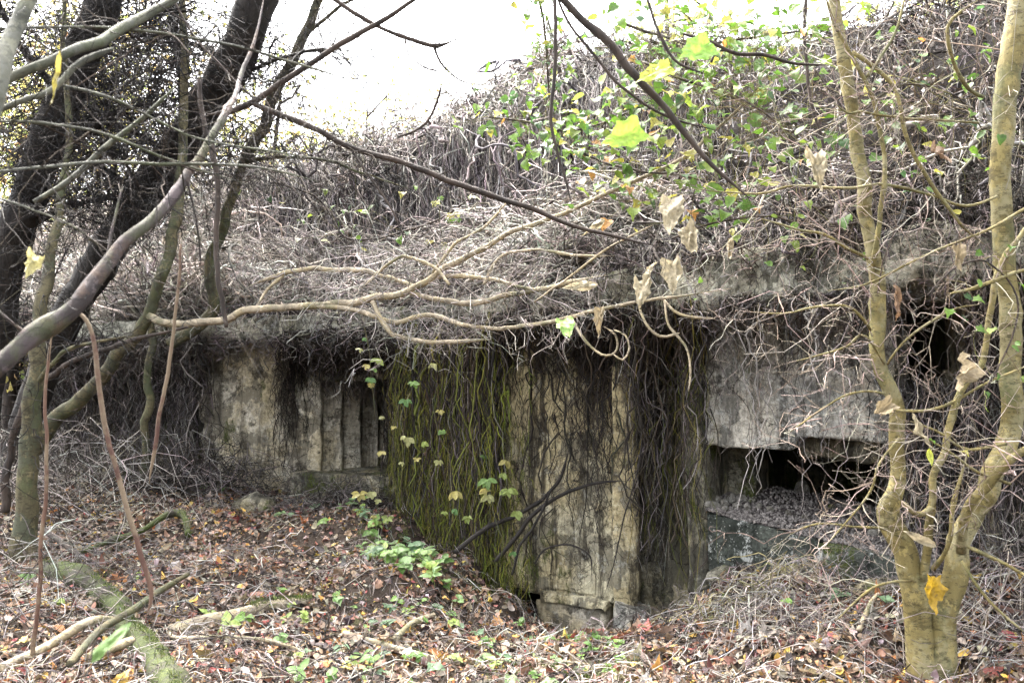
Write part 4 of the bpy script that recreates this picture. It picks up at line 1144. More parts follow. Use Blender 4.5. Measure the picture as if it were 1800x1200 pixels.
spray_part('twigs', t6, P, R, [(0.3, 0.25, 0.2), (0.22, 0.17, 0.14), (0.36, 0.31, 0.25), (0.15, 0.115, 0.09)])

near_branch('thorny_stem', 'long thin brown vine stem hanging beside the fork over the ivy', [(1418, -20, 4.5, 7), (1415, 60, 4.5, 7), (1420, 140, 4.5, 7), (1428, 190, 4.5, 7), (1446, 250, 4.5, 6), (1452, 310, 4.5, 5), (1470, 400, 4.5, 4)], 'brown', (), 10, .25, .002, cat='vine')
near_branch('thorny_stem', 'straight dark vine dropping from the sky past the ivy spray', [(975, -20, 4.4, 8), (976, 60, 4.4, 8), (974, 140, 4.4, 8), (970, 210, 4.4, 7), (978, 260, 4.4, 6), (992, 310, 4.4, 5), (1005, 360, 4.4, 3)], 'brown', (), 8, .2, .002, cat='vine')

# ------------------------------------------------------------------ climbing vines with green leaves
def climbing_vine(label, stem_pts, n, spread, size, kinds, pal, mat='leaf', stem_mat='brown', w=None, face=0.6, group=None):
    t = thing('climbing_vine', label, 'vine', at(*stem_pts[0][:3]), group)
    P, R, o = limb('stem', stem_pts, stem_mat, t, 6, .05, .04)
    K = len(P)
    tw = []
    for i in range(n):
        k = random.randrange(K)
        off = np.array([random.gauss(0, spread), random.gauss(0, spread * .5) - .05, random.gauss(0, spread)])
        p = P[k] + off
        nr = np.array([random.gauss(0, .5), -face + random.gauss(0, .4), .75 + random.gauss(0, .35)])
        c = np.clip(np.array(pal[np.random.default_rng(i + n).choice(len(pal), p=w)]) * random.uniform(.75, 1.25), .01, .8)
        spin = math.pi + random.gauss(0, .7)
        one_leaf('leaf', random.choice(kinds), p, nr, random.uniform(*size), tuple(c), mat, t, spin)
        tw.append((P[k], p))
    A = np.array([a for a, b in tw]); B = np.array([b for a, b in tw]); tt = np.linspace(0, 1, 5)[None, :, None]
    Q = A[:, None] * (1 - tt) + B[:, None] * tt + wiggle(len(A), 5, spread * .12, 2) * np.sin(np.pi * tt)
    spray_part('leaf_stalks', t, Q, radii(len(A), 5, .0018, .7), [(0.14, 0.13, 0.05), (0.1, 0.07, 0.04)])
    return t

IVY = GREEN + [(0.36, 0.33, 0.06), (0.4, 0.2, 0.05)]
IW = [.3, .25, .15, .14, .08, .06, .02]
climbing_vine('bright green ivy spray hanging in the white gap beside the dark vine', [(945, -20, 5.4, 5), (958, 60, 5.4, 5), (962, 130, 5.4, 4), (968, 200, 5.4, 3)], 110, .1, (.045, .075), ['lobed', 'heart'], IVY, w=IW)
climbing_vine('band of green ivy leaves trailing along the crest of the mound', [(1090, 40, 6.2, 6), (1150, 60, 6.1, 6), (1220, 80, 5.8, 5), (1290, 70, 5.6, 5), (1370, 60, 5.4, 4), (1440, 50, 5.2, 3)], 240, .22, (.06, .1), ['lobed', 'heart'], IVY, w=IW)
climbing_vine('green ivy leaves spilling under the stout dark branch', [(860, 205, 7.2, 5), (930, 215, 7.0, 5), (1000, 230, 6.6, 5), (1060, 215, 6.2, 5), (1120, 190, 5.8, 4), (1180, 150, 5.4, 4)], 170, .17, (.065, .11), ['lobed', 'heart'], IVY, w=IW)
climbing_vine('dense cluster of green ivy leaves between the dark branch and the sapling', [(1130, 110, 5.6, 6), (1200, 140, 5.4, 6), (1270, 160, 5.2, 5), (1330, 190, 5.0, 5), (1380, 230, 4.9, 3)], 230, .3, (.06, .1), ['lobed', 'heart'], IVY, w=IW)
climbing_vine('yellowing ivy leaves above the dry tan leaves', [(1010, 260, 6.0, 5), (1070, 290, 5.8, 5), (1130, 300, 5.6, 5), (1200, 310, 5.4, 4), (1290, 330, 5.2, 3)], 130, .17, (.06, .1), ['lobed', 'heart'], IVY, w=[.2, .2, .1, .2, .05, .18, .07])
climbing_vine('scattered small green leaves behind the forked sapling', [(1430, 120, 4.9, 4), (1500, 200, 4.8, 4), (1580, 150, 4.7, 4), (1680, 170, 4.6, 4), (1740, 250, 4.6, 3)], 120, .34, (.045, .075), ['oval', 'heart'], IVY, w=IW)
climbing_vine('sparse green leaves on thin stems low on the slab', [(1180, 420, 5.2, 4), (1260, 390, 5.1, 4), (1350, 380, 5.0, 4), (1440, 400, 4.9, 4), (1560, 380, 4.8, 3)], 26, .22, (.035, .06), ['oval', 'heart'], IVY, w=IW)
climbing_vine('few pale green leaves on the grey curtain of roots', [(480, 320, 8.6, 4), (560, 350, 8.8, 4), (620, 420, 8.6, 4), (760, 390, 8.6, 4), (850, 330, 8.2, 3)], 34, .25, (.06, .1), ['heart', 'oval'], IVY + [(0.45, 0.45, 0.3)], w=[.2, .2, .1, .14, .08, .06, .02, .2])
climbing_vine('small green leaves on side twigs of the forked sapling', [(1630, 520, 4.0, 4), (1680, 470, 4.0, 4), (1740, 460, 4.0, 4), (1790, 540, 4.0, 4), (1730, 690, 4.0, 4), (1640, 800, 4.0, 3)], 24, .13, (.035, .06), ['oval', 'lobed'], IVY, w=IW)

# pale creeper with five-fingered leaves on the root curtain
CREEP = [(0.22, 0.27, 0.07), (0.29, 0.29, 0.12), (0.14, 0.23, 0.06), (0.32, 0.28, 0.09), (0.1, 0.19, 0.06)]
def compound(t, p, size):
    lf = link('leaf', None, None, t, tuple(np.array(p) - wloc(t)))
    k = random.choice([3, 3, 4, 5])
    c = random.choice(CREEP)
    for i in range(k):
        a = math.pi + (i - (k - 1) / 2) * 0.75 + random.gauss(0, .15)
        nr = np.array([random.gauss(0, .25), -1 + random.gauss(0, .2), .55 + random.gauss(0, .25)])
        one_leaf('leaflet', 'oval', np.array(p), nr, size * random.uniform(.75, 1.15), tuple(np.clip(np.array(c) * random.uniform(.8, 1.2), 0, .8)), 'leaf', lf, a)
def creeper(label, pts, clusters):
    t = thing('creeper', label, 'creeper', at(*pts[-1][:3]))
    limb('stem', [(a, b, c, w * .5) for a, b, c, w in pts], 'olive', t, 5, .05, .04, kink=3)
    for px, py in clusters:
        d = np.interp(py, sorted([q[1] for q in pts]), [q[2] for q in sorted(pts, key=lambda q: q[1])])
        compound(t, at(px + random.gauss(0, 9), py + random.gauss(0, 7), d - .04), random.choice([.035, .045, .055, .065, .085]))
creeper('pale creeper with five-fingered leaves hanging beside the embrasure', [(640, 575, 8.0, 4), (650, 620, 8.0, 4), (655, 680, 8.0, 4), (658, 740, 8.0, 3)], [(632, 590), (642, 612), (656, 622), (645, 638), (655, 652), (662, 668), (650, 664), (655, 727)])
creeper('creeper sprays trailing down the upper mossy root curtain', [(750, 640, 7.5, 3), (720, 690, 7.5, 4), (705, 730, 7.45, 4), (712, 780, 7.4, 4), (705, 830, 7.4, 3)], [(704, 710), (735, 683), (757, 642), (690, 740), (712, 765), (720, 775), (708, 825), (722, 815), (676, 800)])
creeper('creeper hanging down the middle of the mossy root curtain', [(760, 700, 7.4, 3), (770, 760, 7.35, 4), (790, 800, 7.3, 4), (795, 860, 7.25, 4), (805, 910, 7.2, 3)], [(765, 717), (778, 748), (768, 750), (790, 802), (742, 770), (792, 862), (786, 890), (795, 895), (808, 904), (822, 906), (855, 797)])
creeper('creeper strands along the bright edge of the pillar', [(858, 790, 7.0, 3), (862, 840, 7.0, 4), (866, 900, 6.95, 4), (890, 960, 6.9, 3)], [(860, 838), (884, 835), (862, 858), (888, 850), (886, 868), (860, 882), (893, 892), (896, 950), (880, 812)])
creeper('pale creeper leaves low at the foot of the curtain', [(650, 840, 7.9, 3), (660, 880, 7.85, 4), (668, 905, 7.8, 4), (672, 920, 7.8, 3)], [(650, 855), (655, 872), (662, 882), (668, 898), (642, 870), (795, 946), (690, 905)])
creeper('pale withered creeper leaves in front of the grey upper roots', [(770, 340, 8.3, 3), (775, 400, 8.3, 4), (780, 440, 8.3, 4), (772, 480, 8.3, 3)], [(762, 350), (772, 360), (818, 358), (790, 390), (800, 395), (768, 430), (785, 415), (760, 435)])

# ------------------------------------------------------------------ single leaves: dry and big green ones
def big_leaf(label, kind, px, py, d, w_px, color, mat='dryleaf', nrm=None, spin=math.pi, name='dry_leaf', crumple=.25, cat='leaf', group=None, tall=1.25):
    """one large leaf hanging from (px,py): its own finer, crumpled mesh with a stalk"""
    s = w_px * .86 * d / FPX
    T, F = TEMPL[kind]
    out = T[:-1, :2]
    n = len(out); rings = 6
    c = np.array([0, .4])
    V = [np.array([*c, 0])]; Fs = []
    dens = 5
    ol = np.concatenate([np.linspace(out[i], out[(i + 1) % n], dens, endpoint=False) for i in range(n)])
    m = len(ol)
    for r in range(1, rings + 1):
        q = c + (ol - c) * r / rings
        V += [np.array([x, y, 0]) for x, y in q]
    for j in range(m):
        Fs.append((0, 1 + j, 1 + (j + 1) % m))
    for r in range(rings - 1):
        a0, b0 = 1 + r * m, 1 + (r + 1) * m
        for j in range(m):
            k = (j + 1) % m
            Fs += [(a0 + j, b0 + j, b0 + k), (a0 + j, b0 + k, a0 + k)]
    V = np.array(V)
    sd = random.uniform(0, 90)
    V[:, 2] = .25 * np.abs(V[:, 0]) * crumple * 3 + crumple * fbm(np.c_[V[:, :2] * 2.6, np.full(len(V), sd)], 3) + crumple * .8 * (V[:, 1] - .2) ** 2
    th = np.arctan2(V[:, 0], V[:, 1] - .1)
    V[:, 2] += crumple * .3 * np.abs(np.sin(th * 4 + sd)) * np.hypot(V[:, 0], V[:, 1] - .1)
    V[:, 0] *= (1 - .5 * crumple * V[:, 1]) * (1 - .3 * crumple)
    V[:, 1] *= tall * (1 + .5 * crumple)
    V[:, :2] += .03 * np.stack([fbm(V * 9 + sd, 2), fbm(V * 9 + sd + 7, 2)], -1)
    nrm = (random.gauss(0, .3), -1, .15 + random.gauss(0, .2)) if nrm is None else nrm
    B = rot_basis(np.array([nrm], float), np.array([spin]))[0]
    base = at(px, py, d)
    W = (V * s) @ B.T
    me = make_mesh(name, W, np.array(Fs))
    o = link(name, me, M[mat], None, tuple(base))
    o.color = (*color, 1)
    # stalk
    st = np.array([[0, 0, 0], [.01 * s, .02 * s, .25 * s], [.12 * s, .03 * s, .5 * s]])
    q = catmull(st, np.linspace(0, 2, 7))
    vv, ff = strands(q[None], np.full((1, 7), .0016), 5)
    link('stalk', make_mesh('stalk', vv, ff), M['brown'], o)
    return tag(o, label, cat, group)

TAN, TAN2, BRN = (0.3, 0.255, 0.165), (0.23, 0.18, 0.105), (0.15, 0.09, 0.05)
for lab, kind, px, py, d, w, c, sp in [
    ('large tan withered leaf hanging on the twig before the sapling', 'maple', 1428, 272, 3.9, 62, TAN, 3.2),
    ('tall pale withered leaf hanging above the end of the bleached branch', 'maple', 1182, 345, 4.6, 66, TAN, 3.0),
    ('crumpled pale leaf below the tall withered leaf', 'maple', 1205, 400, 4.7, 52, TAN, 3.5),
    ('narrow curled tan leaf over the slab end', 'oval', 1150, 455, 4.7, 58, TAN, 3.2),
    ('tan shrivelled leaf drooping over the bleached branch tip', 'maple', 1128, 490, 4.6, 52, TAN, 2.9),
    ('broad thin tan leaf hanging lower beside the curled ones', 'maple', 1180, 455, 4.8, 56, TAN, 3.3),
    ('dry leaf lying flat behind the bleached branch', 'oval', 1065, 385, 5.2, 46, TAN, 2.2),
    ('dry tan leaf caught level in the brush', 'oval', 1050, 500, 5.4, 50, TAN, 1.7),
    ('small brown withered leaf beside the green one', 'maple', 1055, 540, 4.8, 38, TAN2, 3.1),
    ('small curled tan leaf hanging below the long twig', 'oval', 1284, 418, 4.6, 34, TAN2, 3.0),
    ('folded brown leaf hanging over the dark upper opening', 'oval', 1576, 500, 3.9, 46, BRN, 3.1),
    ('orange-tan leaf on the twig beside the right stem', 'heart', 1682, 432, 3.9, 38, TAN2, 3.1),
    ('curled grey-tan leaf caught in the fork beneath the dark opening', 'maple', 1700, 630, 3.9, 62, TAN2, 2.2),
    ('brown withered leaf wedged against the left stem', 'maple', 1560, 712, 3.9, 48, TAN2, 2.0),
    ('pale shrivelled leaf dangling beside the left stem', 'oval', 1606, 722, 3.9, 52, TAN, 3.1),
    ('tan leaf hanging by the purple-brown branch', 'maple', 66, 447, 2.2, 44, (0.4, 0.36, 0.16), 3.0),
    ('brown leaf tucked high behind the sapling', 'heart', 1645, 255, 4.2, 46, BRN, 3.0),
    ('pale leaf blade lying in the lower twigs by the frame edge', 'oval', 1648, 960, 3.8, 44, TAN, 1.2)]:
    big_leaf(lab, kind, px, py, d, w, c, spin=sp, crumple=random.uniform(.45, .75))
for lab, kind, px, py, d, w, c, sp, nr in [
    ('big bright green leaf glowing beneath the stout dark branch', 'maple', 1128, 225, 3.1, 74, (0.25, 0.38, 0.05), 2.1, (0, -1, .35)),
    ('big green leaf glowing above the ivy', 'maple', 1250, 75, 3.1, 76, (0.2, 0.36, 0.05), 2.2, (.2, -1, .35)),
    ('yellow-green leaf glowing left of the big green leaf', 'maple', 1180, 118, 3.1, 62, (0.36, 0.4, 0.06), 2.1, (-.2, -1, .4)),
    ('fresh green leaf sitting on the bleached branch over the pillar', 'maple', 990, 560, 5.6, 44, (0.25, 0.4, 0.1), 3.3, (0, -.8, .6)),
    ('yellow maple leaf stuck in the fork of the sapling', 'lobed', 1640, 1012, 3.9, 50, (0.36, 0.23, 0.02), 3.0, (.3, -1, .1)),
    ('long narrow yellow leaf hanging near the top corner', 'blade', 106, 92, 1.9, 85, (0.26, 0.22, 0.05), 3.05, (.3, -.9, 0)),
    ('blurred green leaf close to the lens at the bottom corner', 'oval', 160, 1160, 1.7, 80, (0.08, 0.15, 0.025), 1.2, (0, -.4, .9)),
    ('pale yellow-green leaf pair hanging beside the left stem', 'oval', 1632, 788, 3.9, 26, (0.45, 0.48, 0.08), 3.2, (0, -1, .2))]:
    big_leaf(lab, kind, px, py, d, w, c, 'leaf', nr, sp, 'green_leaf' if c[1] > c[0] else 'yellow_leaf', .4 if c[0] > c[1] else .22)

# ------------------------------------------------------------------ logs and sticks on the floor
def ground_limb(name, label, pts, mat, cat, lift=.4, parent=None, knob=.1, sides=10):
    """pts (px, d, w): lies on the ground"""
    c = []
    for px, d, w in pts:
        x = (px - 900) / FPX * d; r = w * .5 * d / FPX
        c.append([x, d, float(ground_z(np.array(x), np.array(d))) + r * lift + .015, r])
    c = np.array(c)
    L = np.linalg.norm(np.diff(c[:, :3], axis=0), axis=1).sum()
    q = catmull(c, np.linspace(0, len(c) - 1, int(np.clip(L / .03, 10, 60))))
    P, R = q[:, :3], np.maximum(q[:, 3], .003)
    V, F = strands(P[None], R[None], sides)
    off = V - np.repeat(P, sides, axis=0)
    V = np.repeat(P, sides, axis=0) + off * (1 + knob * 2 * fbm(V * 8, 3))[:, None]
    V = np.concatenate([V, [P[0], P[-1]]]); K = len(P)
    i = np.arange(sides); j = (i + 1) % sides
    T = np.concatenate([F[:, [0, 1, 2]], F[:, [0, 2, 3]], np.stack([j, i, np.full(sides, len(V) - 2)], -1), np.stack([i + (K - 1) * sides, j + (K - 1) * sides, np.full(sides, len(V) - 1)], -1)])
    o = mobj(name, V, T, M[mat], parent)
    if label: tag(o, label, cat)
    return o, P, R

def moss_tufts(name, pos, nrm, n, size, parent=None, label=None, cat=None, pal=None):
    m = len(pos)
    i = RNG.integers(0, m, n)
    p = pos[i] + RNG.normal(0, size * .6, (n, 3)) * np.array([1, 1, .2])
    K = 4; t = np.linspace(0, 1, K)
    d = norm(nrm[i] + RNG.normal(0, .55, (n, 3)))
    P = p[:, None] + d[:, None] * (size * RNG.uniform(.4, 1.3, (n, 1)) * t)[..., None]
    P[..., 2] -= (size * .3 * t ** 2)[None]
    V, F = strands(P, radii(n, K, .0022, .3))
    o = mobj(name, V, F, M['vine'], parent, tints(n, K, 3, pal or [(0.05, 0.075, 0.012), (0.08, 0.105, 0.018), (0.035, 0.05, 0.01), (0.11, 0.12, 0.03)]))
    o['kind'] = 'stuff'
    if label: tag(o, label, cat)
    return o

UPN = np.array([[0, 0, 1.0]])
o, P, R = ground_limb('fallen_log', 'thick mossy fallen log in the bottom corner', [(90, 6.3, 36), (150, 6.05, 44), (210, 5.7, 42), (245, 5.2, 42), (280, 4.7, 46), (315, 4.2, 54), (345, 3.7, 62)], 'mosslog', 'log', .15, knob=.3, sides=18)
moss_tufts('moss', P + np.array([0, 0, .085]), np.repeat(UPN, len(P), 0), 1000, .03, o)
o, P, R = ground_limb('fallen_branch', 'grey fallen branch with a bright mossy end among the leaves', [(310, 5.35, 22), (370, 5.5, 24), (430, 5.65, 22), (480, 5.8, 20), (545, 5.95, 18)], 'pale', 'branch')
moss_tufts('moss', P[len(P) * 6 // 10:] + np.array([0, 0, .03]), np.repeat(UPN, len(P), 0), 500, .04, o)
o, P, R = ground_limb('fallen_branch', 'bent mossy branch arching over the leaf slope', [(150, 6.9, 8), (200, 7.3, 10), (250, 7.6, 11), (295, 7.9, 12), (318, 8.0, 12), (332, 7.85, 12), (338, 7.6, 9)], 'mosslog', 'branch', 3.0, knob=.28)
moss_tufts('moss', P[len(P) * 7 // 10:] + np.array([0, 0, .02]), np.repeat(UPN, len(P), 0), 250, .03, o)
ground_limb('fallen_branch', 'thin pale stick lying across the foreground leaves', [(610, 5.35, 9), (700, 5.15, 10), (790, 5.05, 10), (870, 4.95, 10), (960, 5.0, 9), (1036, 5.05, 7)], 'pale', 'branch')
ground_limb('fallen_branch', 'brown stick slanting over the mossy log', [(140, 4.3, 14), (190, 4.8, 14), (240, 5.2, 13), (290, 5.7, 11), (340, 6.1, 8)], 'olive', 'branch', 6)
ground_limb('fallen_branch', 'straight grey stick beside the log at the bottom corner', [(20, 4.45, 14), (100, 4.75, 15), (170, 5.0, 15), (210, 5.2, 13)], 'pale', 'branch', 3)
ground_limb('fallen_branch', 'short broken stick poking out below the log', [(170, 4.5, 16), (210, 4.65, 16), (245, 4.85, 15)], 'pale', 'branch', 3)
ground_limb('fallen_branch', 'curved pale shoot lying in front of the fallen branch', [(310, 5.3, 7), (325, 5.05, 8), (400, 4.95, 8), (480, 4.95, 7), (540, 4.95, 5)], 'pale', 'branch', 2)
ground_limb('fallen_branch', 'short pale stick at the lower middle among green leaves', [(700, 5.2, 12), (730, 5.5, 12), (765, 5.75, 9)], 'pale', 'branch', 2)
ground_limb('fallen_branch', 'short pale stick lying left of the sapling foot', [(1698 - 200, 4.6, 9), (1520, 4.75, 9), (1535, 4.85, 7)], 'pale', 'branch', 2)
ground_limb('fallen_branch', 'thin dark branch lying on the leaf slope by the slim trunk', [(80, 7.6, 9), (110, 7.1, 10), (140, 6.7, 9), (170, 6.4, 6)], 'brown', 'branch', 5)
ground_limb('fallen_branch', 'orange-brown rotten stick beside the right frame edge', [(1700, 4.75, 12), (1760, 4.7, 12), (1830, 4.6, 12)], 'cane', 'branch', 3)

# moss cushions
for k, (px, d, s, n) in enumerate([(960, 4.85, .16, 700), (1030, 4.8, .15, 600), (740, 7.0, .14, 500), (850, 6.95, .1, 300), (130, 6.4, .2, 700), (1470, 5.1, .08, 200), (690, 7.9, .18, 500)]):
    x = (px - 900) / FPX * d
    px_, py_ = x + RNG.normal(0, s, 60), d + RNG.normal(0, s * .7, 60)
    pos = np.stack([px_, py_, ground_z(px_, py_) + .02], -1)
    m_ = moss_tufts('moss_patch', pos, np.repeat(UPN, 60, 0), n, .04)
    tag(m_, ['bright moss cushion at the bottom middle edge', 'second moss cushion near the bottom middle edge', 'moss among seedlings below the root curtain', 'small moss clump at the lip of the pit', 'moss spread beside the fallen log', 'small moss spot left of the sapling foot', 'moss at the foot of the root curtain'][k], 'moss')

# moss beards on the root curtain
n = 5600
px = np.clip(np.where(RNG.random(n) < .45, RNG.normal(735, 28, n), RNG.normal(820, 45, n)), 690, 930); w = WALL(px); nn = norm(w)
zz = 0.05 + 2.0 * RNG.random(n) ** 1.7
pos = np.concatenate([w - nn * RNG.uniform(.05, .36, (n, 1)), zz[:, None]], -1)
K = 5; t = np.linspace(0, 1, K)
P = pos[:, None] + np.array([0, -.25, -1.0]) * (RNG.uniform(.05, .26, (n, 1)) * t)[..., None] + wiggle(n, K, .02, 2)
V, F = strands(P, radii(n, K, .004, .3))
o = mobj('moss_beard', V, F, M['vine'], cur, tints(n, K, 3, [(0.12, 0.135, 0.014), (0.08, 0.095, 0.012), (0.15, 0.14, 0.02), (0.035, 0.03, 0.014), (0.03, 0.022, 0.015)])); o['kind'] = 'stuff'

# ------------------------------------------------------------------ seedlings on the floor
def seedling(px, d, size, nl, kind='heart'):
    x = (px - 900) / FPX * d; z = float(ground_z(np.array(x), np.array(d)))
    lab, grp = (('small green seedling in the patch at the foot of the mossy curtain', 'seedlings at the foot of the curtain') if d > 6.6 and px > 480 else
                ('small green seedling on the leaf slope left of the fallen branch', 'seedlings on the left slope') if px < 480 else
                ('small green seedling between the bottom edge and the fallen branch', 'seedlings along the bottom edge') if px < 860 and d < 5.2 else
                ('small green seedling on the slope left of the pit', 'seedlings left of the pit') if px < 860 else
                ('small green seedling near the lip of the pit', 'seedlings near the pit') if px < 1150 else
                ('small green seedling below the low opening', 'seedlings below the low opening'))
    t = thing('seedling', lab, 'plant', (x, d, z), grp)
    base = np.array([x, d, z])
    h = size * random.uniform(.8, 1.6)
    q = np.array([base, base + [random.gauss(0, .01), 0, h * .5], base + [random.gauss(0, .03), -.01, h]])
    P = catmull(q, np.linspace(0, 2, 6))
    V, F = strands(P[None], np.full((1, 6), .002), 5)
    mobj('stem', V, F, M['vine'], t, tints(1, 6, 5, [(0.12, 0.14, 0.04)]))
    c = random.choice([(0.11, 0.2, 0.05), (0.16, 0.27, 0.06), (0.2, 0.31, 0.12), (0.14, 0.22, 0.12), (0.25, 0.33, 0.08)])
    a0 = random.uniform(0, 6.28)
    for i in range(nl):
        a = a0 + i * 6.283 / nl + random.gauss(0, .2)
        nr = np.array([random.gauss(0, .25), -.35 + random.gauss(0, .25), 1.0])
        one_leaf('leaf', kind, P[-1] - [0, 0, random.uniform(0, h * .4)], nr, size * random.uniform(.8, 1.2), tuple(np.clip(np.array(c) * random.uniform(.8, 1.25), 0, .8)), 'leaf', t, a)
SEED = [(530, 4.55, .09, 4), (655, 4.7, .08, 3), (640, 4.9, .08, 3), (410, 5.35, .09, 4), (430, 5.5, .07, 3), (390, 5.6, .06, 3), (545, 5.6, .06, 3), (615, 5.05, .06, 3), (720, 4.9, .07, 3), (580, 4.5, .06, 3), (760, 4.7, .06, 3), (505, 5.0, .05, 3),
        (820, 5.0, .06, 4), (870, 5.4, .05, 3), (940, 5.9, .06, 4), (915, 6.25, .06, 4), (960, 5.7, .05, 3), (1000, 5.5, .05, 3), (1070, 5.4, .05, 3), (800, 5.6, .06, 4), (740, 5.6, .06, 3), (780, 6.0, .06, 3), (690, 5.5, .06, 3),
        (1475, 5.0, .07, 4), (1235, 5.4, .05, 4), (1260, 5.6, .05, 3), (1380, 5.1, .05, 3), (1060, 6.15, .05, 3), (1120, 5.7, .04, 3), (1550, 4.7, .05, 3), (120, 5.5, .06, 3), (60, 5.9, .06, 3), (250, 6.2, .05, 3), (500, 8.4, .07, 3), (395, 9.3, .08, 4), (370, 9.4, .08, 4), (555, 8.6, .07, 3), (620, 8.5, .08, 4), (640, 8.2, .08, 4)]
for i in range(64):
    px = random.gauss(705, 48); SEED.append((px, 7.9 - (px - 640) * .006 + random.gauss(0, .3) - .35, random.uniform(.05, .095), random.choice([3, 4, 5])))
for i in range(70):
    SEED.append((random.uniform(480, 1100), random.uniform(4.4, 6.2), random.uniform(.035, .06), random.choice([3, 4])))
for s in SEED:
    seedling(*s, kind=random.choice(['heart', 'oval']))

# ------------------------------------------------------------------ rubble and gravel
def stone_mesh(seed):
    bm = bmesh.new(); bmesh.ops.create_icosphere(bm, subdivisions=2, radius=1)
    for v in bm.verts:
        p = np.array(v.co)
        s = 1 + .45 * float(fbm(p * 1.3 + seed * 7.7, 2)) + .15 * float(fbm(p * 3 + seed, 2))
        v.co = Vector(p * s * np.array([1.2, .9, .7]))
    me = bpy.data.meshes.new('stone'); bm.to_mesh(me); bm.free(); me.materials.append(M['rock'])
    return me
STONES = [stone_mesh(i) for i in range(7)]
def rub_z(x, y):      # rubble slope surface inside the lower embrasure
    px = 900 + FPX * x / y
    dfront = np.interp(px, [1240, 1620], [6.2, 5.15]); zf = 0.78 - 0.16 * (x - 1.4)
    return zf + np.clip(y - dfront, 0, 1) * .22 + .03 * fbm(np.stack([x * 5, y * 5, 0 * x], -1), 3)
gxx = np.linspace(0, 1, 90); gyy = np.linspace(0, 1, 40)
A, B = np.meshgrid(gxx, gyy, indexing='ij')
pxg = 1236 + A * 420; df = np.interp(pxg, [1240, 1620], [6.2, 5.15]) + .02 + B * 1.5
xg = (pxg - 900) / FPX * df
zg = rub_z(xg, df) - .01
M['rubsoil'] = soil_mat('rubble_soil', (0.04, 0.033, 0.032), (0.1, 0.085, 0.082), 14)
rs = mobj('rubble_slope', np.stack([xg, df, zg], -1).reshape(-1, 3), grid_faces(90, 40), M['rubsoil'])
tag(rs, kind='structure')
n = 5200
pa = rr(n, 1238, 1640); dd = np.interp(pa, [1240, 1620], [6.2, 5.15]) + .02 + RNG.random(n) ** 1.6 * 1.1
x = (pa - 900) / FPX * dd; z = rub_z(x, dd)
oc = np.array([[1, 0, 0], [-1, 0, 0], [0, 1, 0], [0, -1, 0], [0, 0, .7], [0, 0, -.7]], float)
of = np.array([[0, 2, 4], [2, 1, 4], [1, 3, 4], [3, 0, 4], [2, 0, 5], [1, 2, 5], [3, 1, 5], [0, 3, 5]])
B_ = rot_basis(RNG.standard_normal((n, 3)), rr(n, 0, 6))
V = np.stack([x, dd, z], -1)[:, None] + np.einsum('nij,nkj->nki', B_, oc[None] * (rr(n, .004, .016)[:, None, None] * RNG.uniform(.6, 1.3, (n, 6, 1))))
gr = mobj('gravel', V.reshape(-1, 3), (of[None] + (np.arange(n) * 6)[:, None, None]).reshape(-1, 3), M['gravel'], rs, np.repeat(np.clip(np.array([(0.14, .125, .115)]) * RNG.uniform(.4, 1.7, (n, 1)), 0, .6), 6, 0), False)
gr['kind'] = 'stuff'
for px, dd_, s in [(1487, 6.35, .05), (1503, 6.05, .04), (1405, 6.9, .07), (1250, 6.35, .05), (1268, 6.4, .045), (1290, 6.35, .04), (1310, 6.3, .035), (1330, 6.3, .03), (1350, 6.25, .03), (1280, 6.5, .05), (1255, 6.5, .05), (1300, 6.5, .04), (1455, 6.4, .025), (1430, 6.2, .025), (1380, 6.2, .025), (1410, 6.1, .03), (1530, 5.8, .04), (1270, 6.28, .03), (1320, 6.45, .035), (1520, 6.3, .04)]:
    x = (px - 900) / FPX * dd_
    o = link('rubble_stone', random.choice(STONES), None, None, (x, dd_, float(rub_z(np.array(x), np.array(dd_))) + s * .3))
    o.scale = (s, s, s); o.rotation_euler = (random.uniform(0, 6), random.uniform(0, 6), random.uniform(0, 6))
    tag(o, 'rubble stone lying on the gravel inside the low dark opening', 'stone', 'rubble stones in the low opening')
for px, d, s, lab in [(455, 8.85, .2, 'round mossy boulder at the foot of the pale left wall'), (1268, 5.95, .13, 'pale concrete lump in the brush pile below the opening'), (1545, 4.95, .13, 'flat grey stone half buried left of the sapling'), (575, 8.95, .12, 'mossy lump of rubble below the embrasure sill')]:
    x = (px - 900) / FPX * d
    bmsh = STONES[random.randrange(7)].copy(); bmsh.materials.clear(); bmsh.materials.append(M['c_dark'])
    o = link('boulder', bmsh, None, None, (x, d, float(ground_z(np.array(x), np.array(d))) + s * .25)); o.scale = (s, s, s * .8)
    tag(o, lab, 'stone')

# ------------------------------------------------------------------ brush piles and root loops
def arcs(n, pxs, ds, L, h, K, r, pal, amp=.05, zoff=0.0, dirx=1.0):
    px = RNG.normal(*pxs, n); d = RNG.normal(*ds, n)
    x = (px - 900) / FPX * d
    a = RNG.normal(0, .5, n) + (RNG.random(n) < .5) * math.pi
    t = np.linspace(0, 1, K)
    l = L * RNG.uniform(.4, 1, (n, 1))
    X_ = x[:, None] + np.cos(a)[:, None] * l * t * dirx; Y_ = d[:, None] + np.sin(a)[:, None] * l * t * .6
    hh = h * RNG.random((n, 1)) ** 1.4
    Zz = ground_z(X_, Y_) + zoff + hh * np.sin(np.pi * (t * .85 + .1)) + .02
    return np.stack([X_, Y_, Zz], -1) + wiggle(n, K, amp, 4), radii(n, K, rr(n, .5, 1) * r, .5), pal
YEL = [(0.26, 0.23, 0.1), (0.2, 0.17, 0.08), (0.32, 0.28, 0.15), (0.14, 0.11, 0.07)]
